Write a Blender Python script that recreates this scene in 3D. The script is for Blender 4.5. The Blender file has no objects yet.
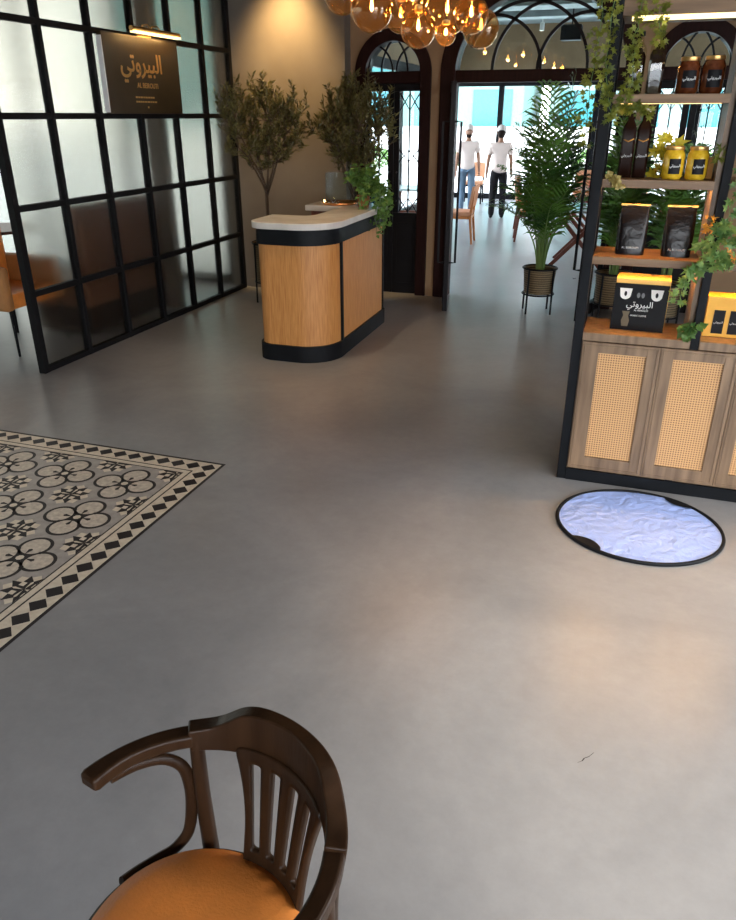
import bpy, math, random
from mathutils import Vector, Matrix, Euler
random.seed(7)
PI = math.pi
sc = bpy.context.scene
col = sc.collection

# ------------------------------------------------------------------ materials
def srgb(r, g, b):
    f = lambda c: (c/255/12.92 if c/255 <= .04045 else ((c/255+.055)/1.055)**2.4)
    return (f(r), f(g), f(b))
def newmat(name):
    m = bpy.data.materials.new(name); m.use_nodes = True
    nt = m.node_tree; b = nt.nodes['Principled BSDF']
    return m, nt, b
def mat(name, c, rough=.5, metal=0, var=.12, scale=8, bump=0, coat=0, bscale=None, stretch=(1, 1, 1), c2=None, detail=4, sheen=0, trans=0, spec=None):
    """plain procedural material: colour with a gentle noise variation"""
    m, nt, b = newmat(name)
    L = nt.links; tc = nt.nodes.new('ShaderNodeTexCoord'); mp = nt.nodes.new('ShaderNodeMapping')
    mp.inputs['Scale'].default_value = stretch
    L.new(tc.outputs['Object'], mp.inputs['Vector'])
    n = nt.nodes.new('ShaderNodeTexNoise'); n.inputs['Scale'].default_value = scale; n.inputs['Detail'].default_value = detail
    L.new(mp.outputs['Vector'], n.inputs['Vector'])
    r = nt.nodes.new('ShaderNodeValToRGB'); L.new(n.outputs['Fac'], r.inputs['Fac'])
    a = [max(0, v*(1-var)) for v in c]; d = [min(1, v*(1+var)) for v in c] if c2 is None else c2
    if c2 is not None: a = c
    r.color_ramp.elements[0].position = .3; r.color_ramp.elements[1].position = .7
    r.color_ramp.elements[0].color = (*a, 1); r.color_ramp.elements[1].color = (*d, 1)
    L.new(r.outputs['Color'], b.inputs['Base Color'])
    b.inputs['Roughness'].default_value = rough; b.inputs['Metallic'].default_value = metal
    b.inputs['Coat Weight'].default_value = coat; b.inputs['Coat Roughness'].default_value = .15
    b.inputs['Sheen Weight'].default_value = sheen
    b.inputs['Specular IOR Level'].default_value = spec if spec is not None else (.12 if max(c) < .03 else .5)
    b.inputs['Transmission Weight'].default_value = trans
    if bump:
        n2 = nt.nodes.new('ShaderNodeTexNoise'); n2.inputs['Scale'].default_value = bscale or scale*4
        n2.inputs['Detail'].default_value = 5
        L.new(mp.outputs['Vector'], n2.inputs['Vector'])
        bp = nt.nodes.new('ShaderNodeBump'); bp.inputs['Strength'].default_value = bump; bp.inputs['Distance'].default_value = .01
        L.new(n2.outputs['Fac'], bp.inputs['Height']); L.new(bp.outputs['Normal'], b.inputs['Normal'])
    return m
def wood(name, c1, c2, axis=2, rough=.45, scale=9, coat=0):
    s = [6, 6, 6]; s[axis] = .5
    return mat(name, c1, rough, c2=c2, scale=scale, stretch=tuple(s), bump=.08, coat=coat, detail=7)
def emit(name, c, s):
    m, nt, b = newmat(name)
    b.inputs['Base Color'].default_value = (*c, 1)
    b.inputs['Emission Color'].default_value = (*c, 1); b.inputs['Emission Strength'].default_value = s
    return m
def leafmat(name, c1, c2, scale=6, rough=.45):
    m, nt, b = newmat(name); L = nt.links
    tc = nt.nodes.new('ShaderNodeTexCoord'); n = nt.nodes.new('ShaderNodeTexNoise'); n.inputs['Scale'].default_value = scale
    L.new(tc.outputs['Object'], n.inputs['Vector'])
    r = nt.nodes.new('ShaderNodeValToRGB'); L.new(n.outputs['Fac'], r.inputs['Fac'])
    r.color_ramp.elements[0].position = .35; r.color_ramp.elements[1].position = .65
    r.color_ramp.elements[0].color = (*c1, 1); r.color_ramp.elements[1].color = (*c2, 1)
    L.new(r.outputs['Color'], b.inputs['Base Color']); b.inputs['Roughness'].default_value = rough
    t = nt.nodes.new('ShaderNodeBsdfTranslucent'); L.new(r.outputs['Color'], t.inputs['Color'])
    mx = nt.nodes.new('ShaderNodeMixShader'); mx.inputs[0].default_value = .3
    L.new(b.outputs[0], mx.inputs[1]); L.new(t.outputs[0], mx.inputs[2])
    L.new(mx.outputs[0], nt.nodes['Material Output'].inputs['Surface'])
    return m
def thinglass(name, tint=(1, 1, 1), rough=0.0, ior=1.45, gcol=(1, 1, 1), boost=1.0):
    """window glass: fresnel mix of a tinted see-through sheet and a mirror coat"""
    m, nt, b = newmat(name); L = nt.links; nt.nodes.remove(b)
    t = nt.nodes.new('ShaderNodeBsdfTransparent'); t.inputs['Color'].default_value = (*tint, 1)
    g = nt.nodes.new('ShaderNodeBsdfGlossy'); g.inputs['Roughness'].default_value = rough; g.inputs['Color'].default_value = (*gcol, 1)
    f = nt.nodes.new('ShaderNodeFresnel'); f.inputs['IOR'].default_value = ior
    mu = nt.nodes.new('ShaderNodeMath'); mu.operation = 'MULTIPLY'; mu.inputs[1].default_value = boost; mu.use_clamp = True
    ge = nt.nodes.new('ShaderNodeNewGeometry'); fr = nt.nodes.new('ShaderNodeMath'); fr.operation = 'SUBTRACT'; fr.inputs[0].default_value = 1
    L.new(ge.outputs['Backfacing'], fr.inputs[1]); m2 = nt.nodes.new('ShaderNodeMath'); m2.operation = 'MULTIPLY'
    L.new(f.outputs[0], m2.inputs[0]); L.new(fr.outputs[0], m2.inputs[1]); L.new(m2.outputs[0], mu.inputs[0])
    mx = nt.nodes.new('ShaderNodeMixShader'); L.new(mu.outputs[0], mx.inputs[0]); L.new(t.outputs[0], mx.inputs[1]); L.new(g.outputs[0], mx.inputs[2])
    L.new(mx.outputs[0], nt.nodes['Material Output'].inputs['Surface'])
    return m

M = {}
M['black'] = mat('black_metal', (.007, .008, .010), .5, 0, .2)
M['screenblack'] = mat('black_steel_bars', (.006, .006, .007), .6, 0, .2)
M['darkdoor'] = mat('black_painted_door', (.008, .008, .010), .45)
M['archwood'] = wood('dark_red_brown_wood', (.012, .0035, .003), (.020, .006, .005), rough=.5)
M['chairwood'] = wood('walnut_stained_bentwood', (.020, .009, .004), (.036, .017, .008), rough=.38, scale=5, coat=.12)
M['leather'] = mat('tan_orange_leather', srgb(222, 134, 60), .42, var=.12, scale=14, bump=.15, bscale=160)
M['chairrim'] = mat('dark_seat_rim', (.02, .009, .005), .4)
M['counterwood'] = mat('light_oak_veneer', srgb(172, 112, 54), .5, c2=srgb(202, 144, 82), scale=7, stretch=(14, 14, .9), bump=.06, detail=8)
M['marble'] = mat('white_stone', (.46, .44, .41), .25, c2=(.62, .61, .59), scale=5, detail=8)
M['plaster'] = mat('taupe_plaster', srgb(98, 90, 82), .8, c2=srgb(110, 102, 93), scale=2.2, bump=.05, bscale=30)
M['stonewall'] = mat('beige_stone', srgb(134, 108, 80), .75, c2=srgb(148, 120, 90), scale=3)
M['ceil'] = mat('grey_brown_ceiling', (.10, .085, .075), .8)
M['ceilgrey'] = mat('grey_ceiling', (.30, .34, .35), .8)
M['shelfwood'] = wood('brown_grey_oak_board', srgb(96, 70, 46), srgb(136, 104, 72), axis=0, scale=5)
M['cabwood'] = wood('brown_grey_oak_upright', srgb(98, 77, 57), srgb(138, 112, 86), axis=2, scale=5)
M['gold'] = mat('gold_card', srgb(214, 172, 92), .35, .35)
M['brass'] = mat('brass', (.75, .45, .16), .3, .9)
M['copper'] = mat('copper_tray', (.75, .30, .10), .25, .9)
M['white'] = mat('white_ink', (.8, .8, .78), .5, var=.03)
M['cream'] = mat('cream_tile', srgb(196, 184, 166), .35, c2=srgb(216, 206, 190), scale=30)
M['lav'] = mat('grey_lavender_tile', srgb(142, 137, 134), .35, c2=srgb(166, 160, 156), scale=25)
M['tdark'] = mat('charcoal_tile', srgb(42, 38, 40), .35, var=.2)
M['lobe'] = mat('mottled_beige_tile', srgb(168, 158, 148), .35, c2=srgb(206, 196, 182), scale=40)
M['olive'] = leafmat('olive_leaf', (.05, .050, .015), (.20, .18, .06), 9)
M['bark'] = mat('grey_brown_bark', (.09, .06, .04), .85, bump=.4, scale=20, stretch=(1, 1, .2))
M['palm'] = leafmat('palm_leaf', (.014, .055, .012), (.11, .25, .04), 3, .34)
M['palmstem'] = mat('palm_stem', (.11, .20, .05), .5)
M['ivy'] = leafmat('ivy_leaf', (.05, .13, .025), (.16, .30, .07), 12)
M['pothos'] = leafmat('trailing_leaf', (.09, .12, .012), (.32, .33, .04), 10)
M['fern'] = leafmat('broad_leaf', (.05, .14, .03), (.20, .34, .10), 14)
M['yleaf'] = leafmat('yellow_leaf', (.60, .48, .02), (.75, .68, .06), 12)
M['oleaf'] = leafmat('orange_leaf', (.65, .20, .03), (.75, .42, .06), 12)
M['red'] = mat('red_petal', (.55, .03, .02), .5)
M['soil'] = mat('dark_soil', (.02, .013, .008), .95, bump=.5)
M['ledm'] = emit('warm_led', (1, .50, .13), 75)
M['ledbar'] = emit('warm_led_bar', (1, .78, .36), 2.2)
M['leddim'] = emit('warm_led_dim', (1, .62, .25), 8)
M['fil'] = emit('glowing_filament', (1, .66, .24), 34)
M['skin'] = mat('skin', (.30, .16, .10), .55, var=.05)
M['hair'] = mat('dark_hair', (.015, .010, .008), .7)
M['shirt'] = mat('off_white_cotton', (.70, .62, .58), .8, var=.05)
M['cap'] = mat('pale_cap_cotton', (.62, .60, .58), .8, var=.05)
M['jeans'] = mat('blue_denim', (.10, .17, .25), .8)
M['trous'] = mat('black_trousers', (.012, .012, .014), .8)
M['shoe'] = mat('black_shoe', (.012, .012, .012), .5)
M['tealfab'] = mat('teal_fabric', (.01, .10, .14), .8)
M['oakchair'] = wood('honey_wood', srgb(160, 98, 50), srgb(192, 128, 72))
M['redwood'] = wood('red_brown_wood', srgb(84, 40, 28), srgb(112, 58, 40))
M['peach'] = mat('peach_fabric', srgb(190, 138, 104), .8)
M['tabletop'] = mat('pale_table_top', (.42, .50, .50), .15)
M['brownglass'] = mat('dark_syrup_glass', (.014, .005, .003), .25, coat=0, spec=.12)
M['jarglass'] = mat('amber_preserve', (.07, .016, .006), .12, c2=(.15, .04, .012), scale=40, coat=.3)
M['honey'] = mat('yellow_preserve', (.62, .36, .01), .15, c2=(.85, .56, .04), scale=60, coat=1)
M['bagblack'] = mat('black_foil', (.007, .006, .007), .22, bump=.6, scale=9, bscale=14, spec=.3)
M['paper'] = mat('kraft_card', srgb(206, 148, 66), .6)
M['yellowbox'] = mat('yellow_card', srgb(226, 168, 58), .5)
M['clear'] = thinglass('clear_glass', (.90, .96, .95), 0, 1.45)
M['winglass'] = thinglass('window_glass', (.97, .985, .985), 0, 1.45)
M['tintglass'] = thinglass('daylight_dimming_glass', (.42, .43, .40), 0, 1.45)  # dark tint added to dim the daylight behind the frosted panes
M['lunglass'] = thinglass('lunette_glass', (.80, .88, .88), 0.02, 1.5, boost=1.6)
M['bottleglass'] = thinglass('bottle_glass', (.93, .94, .80), .05, 1.5, boost=2)
M['globe'] = thinglass('amber_smoked_glass', (.90, .72, .47), .03, 1.6, gcol=(1, .82, .62), boost=2.2)
def scatter(m, c, f):
    nt = m.node_tree; out = nt.nodes['Material Output']; src = out.inputs['Surface'].links[0].from_socket
    t = nt.nodes.new('ShaderNodeBsdfTranslucent'); t.inputs['Color'].default_value = (*c, 1)
    mx = nt.nodes.new('ShaderNodeMixShader'); mx.inputs[0].default_value = f
    nt.links.new(src, mx.inputs[1]); nt.links.new(t.outputs[0], mx.inputs[2]); nt.links.new(mx.outputs[0], out.inputs['Surface'])
scatter(M['globe'], (1, .50, .15), .012)

def concrete():
    m, nt, b = newmat('polished_concrete'); L = nt.links; N = nt.nodes
    tc = N.new('ShaderNodeTexCoord')
    n1 = N.new('ShaderNodeTexNoise'); n1.inputs['Scale'].default_value = .9; n1.inputs['Detail'].default_value = 6; n1.inputs['Roughness'].default_value = .62; n1.inputs['Distortion'].default_value = .6
    n2 = N.new('ShaderNodeTexNoise'); n2.inputs['Scale'].default_value = 14; n2.inputs['Detail'].default_value = 8; n2.inputs['Roughness'].default_value = .7
    for n in (n1, n2): L.new(tc.outputs['Object'], n.inputs['Vector'])
    r1 = N.new('ShaderNodeValToRGB'); r1.color_ramp.elements[0].position = .32; r1.color_ramp.elements[1].position = .70
    r1.color_ramp.elements[0].color = (*srgb(124, 125, 128), 1); r1.color_ramp.elements[1].color = (*srgb(150, 150, 152), 1)
    L.new(n1.outputs['Fac'], r1.inputs['Fac'])
    mr = N.new('ShaderNodeMapRange'); mr.inputs['From Min'].default_value = .3; mr.inputs['From Max'].default_value = .7
    mr.inputs['To Min'].default_value = .92; mr.inputs['To Max'].default_value = 1.06
    L.new(n2.outputs['Fac'], mr.inputs['Value'])
    mx = N.new('ShaderNodeVectorMath'); mx.operation = 'SCALE'
    L.new(r1.outputs['Color'], mx.inputs[0]); L.new(mr.outputs[0], mx.inputs['Scale'])
    L.new(mx.outputs[0], b.inputs['Base Color'])
    r2 = N.new('ShaderNodeMapRange'); r2.inputs['To Min'].default_value = .22; r2.inputs['To Max'].default_value = .40
    L.new(n1.outputs['Fac'], r2.inputs['Value']); L.new(r2.outputs[0], b.inputs['Roughness'])
    bp = N.new('ShaderNodeBump'); bp.inputs['Strength'].default_value = .03; bp.inputs['Distance'].default_value = .01
    L.new(n2.outputs['Fac'], bp.inputs['Height']); L.new(bp.outputs['Normal'], b.inputs['Normal'])
    return m
M['concrete'] = concrete()

def frosted():
    m, nt, b = newmat('frosted_glass'); L = nt.links; N = nt.nodes
    b.inputs['Base Color'].default_value = (.73, .71, .68, 1)
    b.inputs['Transmission Weight'].default_value = 1; b.inputs['Roughness'].default_value = .20; b.inputs['IOR'].default_value = 1.3
    tc = N.new('ShaderNodeTexCoord'); n = N.new('ShaderNodeTexNoise'); n.inputs['Scale'].default_value = 260; n.inputs['Detail'].default_value = 1
    L.new(tc.outputs['Object'], n.inputs['Vector'])
    bp = N.new('ShaderNodeBump'); bp.inputs['Strength'].default_value = .05; bp.inputs['Distance'].default_value = .002
    L.new(n.outputs['Fac'], bp.inputs['Height']); L.new(bp.outputs['Normal'], b.inputs['Normal'])
    return m
M['frost'] = frosted()

def cane():
    """woven cane webbing: a grid of round holes between tan strands"""
    m, nt, b = newmat('woven_cane'); L = nt.links; N = nt.nodes
    tc = N.new('ShaderNodeTexCoord'); sp = N.new('ShaderNodeSeparateXYZ'); L.new(tc.outputs['Object'], sp.inputs[0])
    def cell(o):
        a = N.new('ShaderNodeMath'); a.operation = 'MULTIPLY'; a.inputs[1].default_value = 1/.0125; L.new(o, a.inputs[0])
        f = N.new('ShaderNodeMath'); f.operation = 'FRACT'; L.new(a.outputs[0], f.inputs[0])
        s = N.new('ShaderNodeMath'); s.operation = 'SUBTRACT'; s.inputs[1].default_value = .5; L.new(f.outputs[0], s.inputs[0])
        p = N.new('ShaderNodeMath'); p.operation = 'POWER'; p.inputs[1].default_value = 2
        ab = N.new('ShaderNodeMath'); ab.operation = 'ABSOLUTE'; L.new(s.outputs[0], ab.inputs[0]); L.new(ab.outputs[0], p.inputs[0]); return p
    px, pz = cell(sp.outputs['X']), cell(sp.outputs['Z'])
    ad = N.new('ShaderNodeMath'); ad.operation = 'ADD'; L.new(px.outputs[0], ad.inputs[0]); L.new(pz.outputs[0], ad.inputs[1])
    r = N.new('ShaderNodeValToRGB'); r.color_ramp.interpolation = 'LINEAR'
    r.color_ramp.elements[0].position = .05; r.color_ramp.elements[1].position = .12
    r.color_ramp.elements[0].color = (*srgb(104, 66, 36), 1); r.color_ramp.elements[1].color = (*srgb(206, 160, 108), 1)
    L.new(ad.outputs[0], r.inputs['Fac']); L.new(r.outputs['Color'], b.inputs['Base Color']); b.inputs['Roughness'].default_value = .6
    return m
M['cane'] = cane()
def woven():
    m, nt, b = newmat('woven_planter_wicker'); L = nt.links; N = nt.nodes
    tc = N.new('ShaderNodeTexCoord'); w = N.new('ShaderNodeTexWave'); w.bands_direction = 'Z'; w.inputs['Scale'].default_value = 14
    w.inputs['Distortion'].default_value = 1.5; w.inputs['Detail Scale'].default_value = 8
    L.new(tc.outputs['Object'], w.inputs['Vector'])
    r = N.new('ShaderNodeValToRGB'); r.color_ramp.elements[0].color = (*srgb(62, 54, 38), 1); r.color_ramp.elements[1].color = (*srgb(122, 108, 80), 1)
    L.new(w.outputs['Fac'], r.inputs['Fac']); L.new(r.outputs['Color'], b.inputs['Base Color']); b.inputs['Roughness'].default_value = .75
    bp = N.new('ShaderNodeBump'); bp.inputs['Strength'].default_value = .5; bp.inputs['Distance'].default_value = .006
    L.new(w.outputs['Fac'], bp.inputs['Height']); L.new(bp.outputs['Normal'], b.inputs['Normal'])
    return m
M['woven'] = woven()
def discfab():
    m, nt, b = newmat('crinkled_reflective_fabric'); L = nt.links; N = nt.nodes
    b.inputs['Base Color'].default_value = (*srgb(158, 184, 248), 1); b.inputs['Roughness'].default_value = .45
    b.inputs['Metallic'].default_value = .15
    tc = N.new('ShaderNodeTexCoord'); n = N.new('ShaderNodeTexNoise'); n.inputs['Scale'].default_value = 9; n.inputs['Detail'].default_value = 6; n.inputs['Distortion'].default_value = 1.2
    v = N.new('ShaderNodeTexVoronoi'); v.inputs['Scale'].default_value = 22
    L.new(tc.outputs['Object'], n.inputs['Vector']); L.new(tc.outputs['Object'], v.inputs['Vector'])
    a = N.new('ShaderNodeMath'); a.operation = 'ADD'; L.new(n.outputs['Fac'], a.inputs[0])
    k = N.new('ShaderNodeMath'); k.operation = 'MULTIPLY'; k.inputs[1].default_value = .25; L.new(v.outputs['Distance'], k.inputs[0]); L.new(k.outputs[0], a.inputs[1])
    bp = N.new('ShaderNodeBump'); bp.inputs['Strength'].default_value = .8; bp.inputs['Distance'].default_value = .02
    L.new(a.outputs[0], bp.inputs['Height']); L.new(bp.outputs['Normal'], b.inputs['Normal'])
    return m
M['disc'] = discfab()

# ------------------------------------------------------------------ mesh builder
class MB:
    def __init__(s): s.v = []; s.f = []; s.m = []; s.mats = []; s.T = None
    def mi(s, m):
        if m not in s.mats: s.mats.append(m)
        return s.mats.index(m)
    def add(s, vs, fs, m=None):
        o = len(s.v); i = s.mi(m) if m else 0
        if s.T is not None: vs = [s.T @ Vector(p) for p in vs]
        s.v += [tuple(p) for p in vs]
        for f in fs: s.f.append([o+k for k in f]); s.m.append(i)
    def box(s, x0, x1, y0, y1, z0, z1, m=None):
        x0, x1 = min(x0, x1), max(x0, x1); y0, y1 = min(y0, y1), max(y0, y1); z0, z1 = min(z0, z1), max(z0, z1)
        vs = [(x, y, z) for z in (z0, z1) for y in (y0, y1) for x in (x0, x1)]
        s.add(vs, [(0, 2, 3, 1), (4, 5, 7, 6), (0, 1, 5, 4), (2, 6, 7, 3), (0, 4, 6, 2), (1, 3, 7, 5)], m)
    def tube(s, pts, r, n=10, m=None, cap=True, closed=False, sx=1, sy=1, up=None):
        pts = [Vector(p) for p in pts]; k = len(pts)
        rs = r if isinstance(r, (list, tuple)) else [r]*k
        ref = Vector(up) if up else None
        vs = []; 
        for i, p in enumerate(pts):
            a = pts[(i-1) % k] if closed or i > 0 else p; b = pts[(i+1) % k] if closed or i < k-1 else p
            t = (b-a); t = t.normalized() if t.length > 1e-9 else Vector((0, 0, 1))
            if ref is None:
                ref = Vector((0, 0, 1)) if abs(t.z) < .9 else Vector((1, 0, 0))
            u = ref - t*ref.dot(t)
            if u.length < 1e-5: u = t.orthogonal()
            u.normalize(); w = t.cross(u)
            if not up: ref = u
            for j in range(n):
                an = 2*PI*j/n
                vs.append(p + (u*math.cos(an)*sx + w*math.sin(an)*sy)*rs[i])
        fs = []
        for i in range(k if closed else k-1):
            for j in range(n):
                a = i*n+j; b = i*n+(j+1) % n; c = ((i+1) % k)*n+(j+1) % n; d = ((i+1) % k)*n+j
                fs.append((a, b, c, d))
        if cap and not closed:
            fs.append(tuple(range(n))[::-1]); fs.append(tuple((k-1)*n+j for j in range(n)))
        s.add(vs, fs, m)
    def bar(s, pts, w, h, m=None, closed=False, up=(0, 0, 1)):
        """rectangular section swept along a path: w across, h along `up`"""
        pts = [Vector(p) for p in pts]; k = len(pts); up = Vector(up); vs = []
        ws = w if isinstance(w, (list, tuple)) else [w]*k; hs = h if isinstance(h, (list, tuple)) else [h]*k
        for i, p in enumerate(pts):
            a = pts[(i-1) % k] if closed or i > 0 else p; b = pts[(i+1) % k] if closed or i < k-1 else p
            t = (b-a).normalized(); sd = t.cross(up)
            if sd.length < 1e-5: sd = Vector((1, 0, 0))
            sd.normalize(); u = sd.cross(t)
            for cx, cz in ((-.5, -.5), (.5, -.5), (.5, .5), (-.5, .5)):
                vs.append(p+sd*cx*ws[i]+u*cz*hs[i])
        fs = []
        for i in range(k if closed else k-1):
            for j in range(4):
                fs.append((i*4+j, i*4+(j+1) % 4, ((i+1) % k)*4+(j+1) % 4, ((i+1) % k)*4+j))
        if not closed: fs += [(3, 2, 1, 0), tuple((k-1)*4+j for j in range(4))]
        s.add(vs, fs, m)
    def lathe(s, prof, n=32, c=(0, 0, 0), m=None, cap0=True, cap1=True):
        vs = []; k = len(prof)
        for r, z in prof:
            for j in range(n):
                a = 2*PI*j/n; vs.append((c[0]+r*math.cos(a), c[1]+r*math.sin(a), c[2]+z))
        fs = [(i*n+j, i*n+(j+1) % n, (i+1)*n+(j+1) % n, (i+1)*n+j) for i in range(k-1) for j in range(n)]
        if cap0 and prof[0][0] > 1e-6: fs.append(tuple(range(n))[::-1])
        if cap1 and prof[-1][0] > 1e-6: fs.append(tuple((k-1)*n+j for j in range(n)))
        s.add(vs, fs, m)
    def sphere(s, c, r, n=20, k=12, m=None, sc_=(1, 1, 1)):
        vs = []; 
        for i in range(k+1):
            ph = PI*i/k
            for j in range(n):
                a = 2*PI*j/n
                vs.append((c[0]+r*sc_[0]*math.sin(ph)*math.cos(a), c[1]+r*sc_[1]*math.sin(ph)*math.sin(a), c[2]-r*sc_[2]*math.cos(ph)))
        fs = [(i*n+j, i*n+(j+1) % n, (i+1)*n+(j+1) % n, (i+1)*n+j) for i in range(k) for j in range(n)]
        s.add(vs, fs, m)
    def prism(s, out, z0, z1, m=None):
        n = len(out)
        s.add([(x, y, z0) for x, y in out]+[(x, y, z1) for x, y in out],
              [tuple(range(n))[::-1], tuple(range(n, 2*n))]+[(i, (i+1) % n, n+(i+1) % n, n+i) for i in range(n)], m)
    def poly(s, pts, m=None): s.add(pts, [tuple(range(len(pts)))], m)
    def leaf(s, p, d, up, L, W, m=None, fold=.25, shape=0):
        p = Vector(p); d = Vector(d).normalized(); up = Vector(up); sd = d.cross(up)
        if sd.length < 1e-4: sd = d.orthogonal()
        sd.normalize(); nn = sd.cross(d)
        if shape == 0:      # lance
            a = p+d*L*.45+sd*W*.5+nn*fold*W; b = p+d*L*.45-sd*W*.5+nn*fold*W; e = p+d*L
            s.add([p, a, e, b, p+d*L*.5], [(0, 4, 1), (1, 4, 2), (2, 4, 3), (3, 4, 0)], m)
        elif shape == 1:    # heart
            q = [(0, 0), (.12, .32), (.32, .5), (.6, .38), (1, 0), (.6, -.38), (.32, -.5), (.12, -.32)]
            c = p+d*L*.4-nn*fold*W*.5
            vs = [p+d*L*a+sd*W*b+nn*(fold*abs(b)*W-(a*a)*L*.15) for a, b in q]+[c]
            s.add(vs, [(i, (i+1) % 8, 8) for i in range(8)], m)
        else:               # five-lobed maple shape
            vs = [p]; pts = []
            for i, (an, r) in enumerate([(-150, .35), (-115, .75), (-85, .4), (-55, .95), (-28, .45), (0, 1.15), (28, .45), (55, .95), (85, .4), (115, .75), (150, .35)]):
                a = math.radians(an); vs.append(p+d*L*(.35+.6*r*math.cos(a))+sd*W*.62*r*math.sin(a)+nn*random.uniform(-.05, .08)*W)
            c = len(vs); vs.append(p+d*L*.35)
            s.add(vs, [(i, i+1, c) for i in range(1, 11)]+[(11, 0, c), (0, 1, c)], m)
    def build(s, name, mats=None, parent=None, smooth=False, bevel=0, sub=0, seg=2, loc=None, auto=True):
        me = bpy.data.meshes.new(name); me.from_pydata(s.v, [], s.f)
        if mats is not None:
            for m in (mats if isinstance(mats, (list, tuple)) else [mats]): me.materials.append(m)
        else:
            for m in s.mats: me.materials.append(m)
            me.polygons.foreach_set('material_index', s.m)
        me.update(); me.validate()
        o = bpy.data.objects.new(name, me); col.objects.link(o)
        if parent: o.parent = parent
        if loc: o.location = loc
        if smooth:
            me.polygons.foreach_set('use_smooth', [True]*len(me.polygons))
            if smooth == 'auto':
                me.set_sharp_from_angle(angle=math.radians(38))
        if bevel:
            b = o.modifiers.new('bevel', 'BEVEL'); b.width = bevel; b.segments = seg; b.limit_method = 'ANGLE'; b.harden_normals = False
        if sub:
            b = o.modifiers.new('sub', 'SUBSURF'); b.levels = sub; b.render_levels = sub
        return o

def tag(o, label, cat, group=None, kind=None):
    o['label'] = label
    if cat: o['category'] = cat
    if group: o['group'] = group
    if kind: o['kind'] = kind
    return o
def thing(name, label, cat, loc=(0, 0, 0), rz=0, group=None):
    o = bpy.data.objects.new(name, None); col.objects.link(o); o.empty_display_size = .1
    o.location = loc; o.rotation_euler = (0, 0, rz)
    return tag(o, label, cat, group)
def struct(o, label=None):
    o['kind'] = 'structure'
    if label: o['label'] = label
    return o
def bx(name, m, parent, x0, x1, y0, y1, z0, z1, bevel=0, smooth=False):
    b = MB(); b.box(x0, x1, y0, y1, z0, z1); return b.build(name, m, parent, bevel=bevel, smooth=smooth)
def text_mesh(name, body, size, m, parent, mat4, extrude=.0008, align='CENTER', bold=0):
    c = bpy.data.curves.new(name, 'FONT'); c.body = body; c.size = size; c.extrude = extrude; c.align_x = align; c.align_y = 'CENTER'; c.resolution_u = 3; c.offset = bold
    t = bpy.data.objects.new(name, c); col.objects.link(t)
    dg = bpy.context.evaluated_depsgraph_get(); me = bpy.data.meshes.new_from_object(t.evaluated_get(dg))
    bpy.data.objects.remove(t)
    me.materials.clear(); me.materials.append(m)
    o = bpy.data.objects.new(name, me); col.objects.link(o); o.parent = parent; o.matrix_local = mat4
    return o
AR = "\uFEF2\uFE97\uFEED\uFEAE\uFEF4\uFE92\uFEDF\uFE8D"
FRONT = Matrix.Rotation(PI/2, 4, 'X')                       # text readable from -Y
def copy_tree(o, parent=None):
    c = o.copy(); col.objects.link(c); c.parent = parent
    for ch in list(o.children): copy_tree(ch, c)
    return c
def arcpts(cx, cz, a, b, t0, t1, n, y=0):
    return [(cx+a*math.cos(math.radians(t0+(t1-t0)*i/n)), y, cz+b*math.sin(math.radians(t0+(t1-t0)*i/n))) for i in range(n+1)]

# ------------------------------------------------------------------ SETTING
ZC = 3.4; ZD = 3.7
YB = 8.16                                  # face of the arch wall
b = MB(); b.box(-8.6, 4.6, -3.6, YB+.2, -.12, 0); b.box(-4.5, 4.6, YB+.2, 19.3, -.12, 0); struct(b.build('floor', M['concrete']), 'polished grey concrete floor')
b = MB(); b.box(-8.6, 4.6, -3.6, YB+.2, ZC, ZC+.15); struct(b.build('ceiling', M['ceil']), 'dark ceiling of the front room')
b = MB(); b.box(-4.5, 4.6, YB+.2, 19.3, ZD, ZD+.15)
struct(b.build('ceiling', M['ceilgrey']), 'grey open ceiling of the dining room')
# hairline crack in the screed
b = MB(); pts = [(.075, 1.835), (.088, 1.846), (.094, 1.860), (.108, 1.872), (.121, 1.893)]
for i in range(4):
    (x0, y0), (x1, y1) = pts[i], pts[i+1]; w = .0009+.0009*(i in (1, 2))
    b.poly([(x0-w, y0, .0006), (x0+w, y0, .0006), (x1+w, y1, .0006), (x1-w, y1, .0006)])
struct(b.build('floor_crack', M['tdark']), 'short hairline crack in the concrete floor')

# arch wall with three round-headed openings
OPEN = [(-2.50, .41, 2.24, .41), (-1.04, .96, 2.24, .84), (.385, .41, 2.24, .41)]   # cx, half width, spring, rise
b = MB()
def wall_piece(x0, x1, z0a, z0b, ztop, y0=YB, y1=YB+.2):
    b.add([(x0, y0, z0a), (x1, y0, z0b), (x1, y0, ztop), (x0, y0, ztop), (x0, y1, z0a), (x1, y1, z0b), (x1, y1, ztop), (x0, y1, ztop)],
          [(0, 1, 2, 3), (5, 4, 7, 6), (0, 4, 5, 1), (3, 2, 6, 7), (0, 3, 7, 4), (1, 5, 6, 2)])
xs = -2.96
for cx, hw, sp, rs in OPEN:
    wall_piece(xs, cx-hw, 0, 0, ZD)
    n = 28
    for i in range(n):
        t0 = PI-PI*i/n; t1 = PI-PI*(i+1)/n
        wall_piece(cx+hw*math.cos(t0), cx+hw*math.cos(t1), sp+rs*math.sin(t0), sp+rs*math.sin(t1), ZD)
    xs = cx+hw
wall_piece(xs, 4.6, 0, 0, ZD)
struct(b.build('wall_back', M['stonewall']), 'beige wall pierced by three round-headed arches')
b = MB(); b.box(-4.42, -2.96, 7.99, YB+.2, 0, ZD); struct(b.build('wall_left', M['plaster']), 'taupe plaster wall behind the reception counter')
b = MB(); b.box(-4.18, -2.97, 7.965, 7.989, .001, .09); struct(b.build('baseboard_back', M['plaster']))
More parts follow.
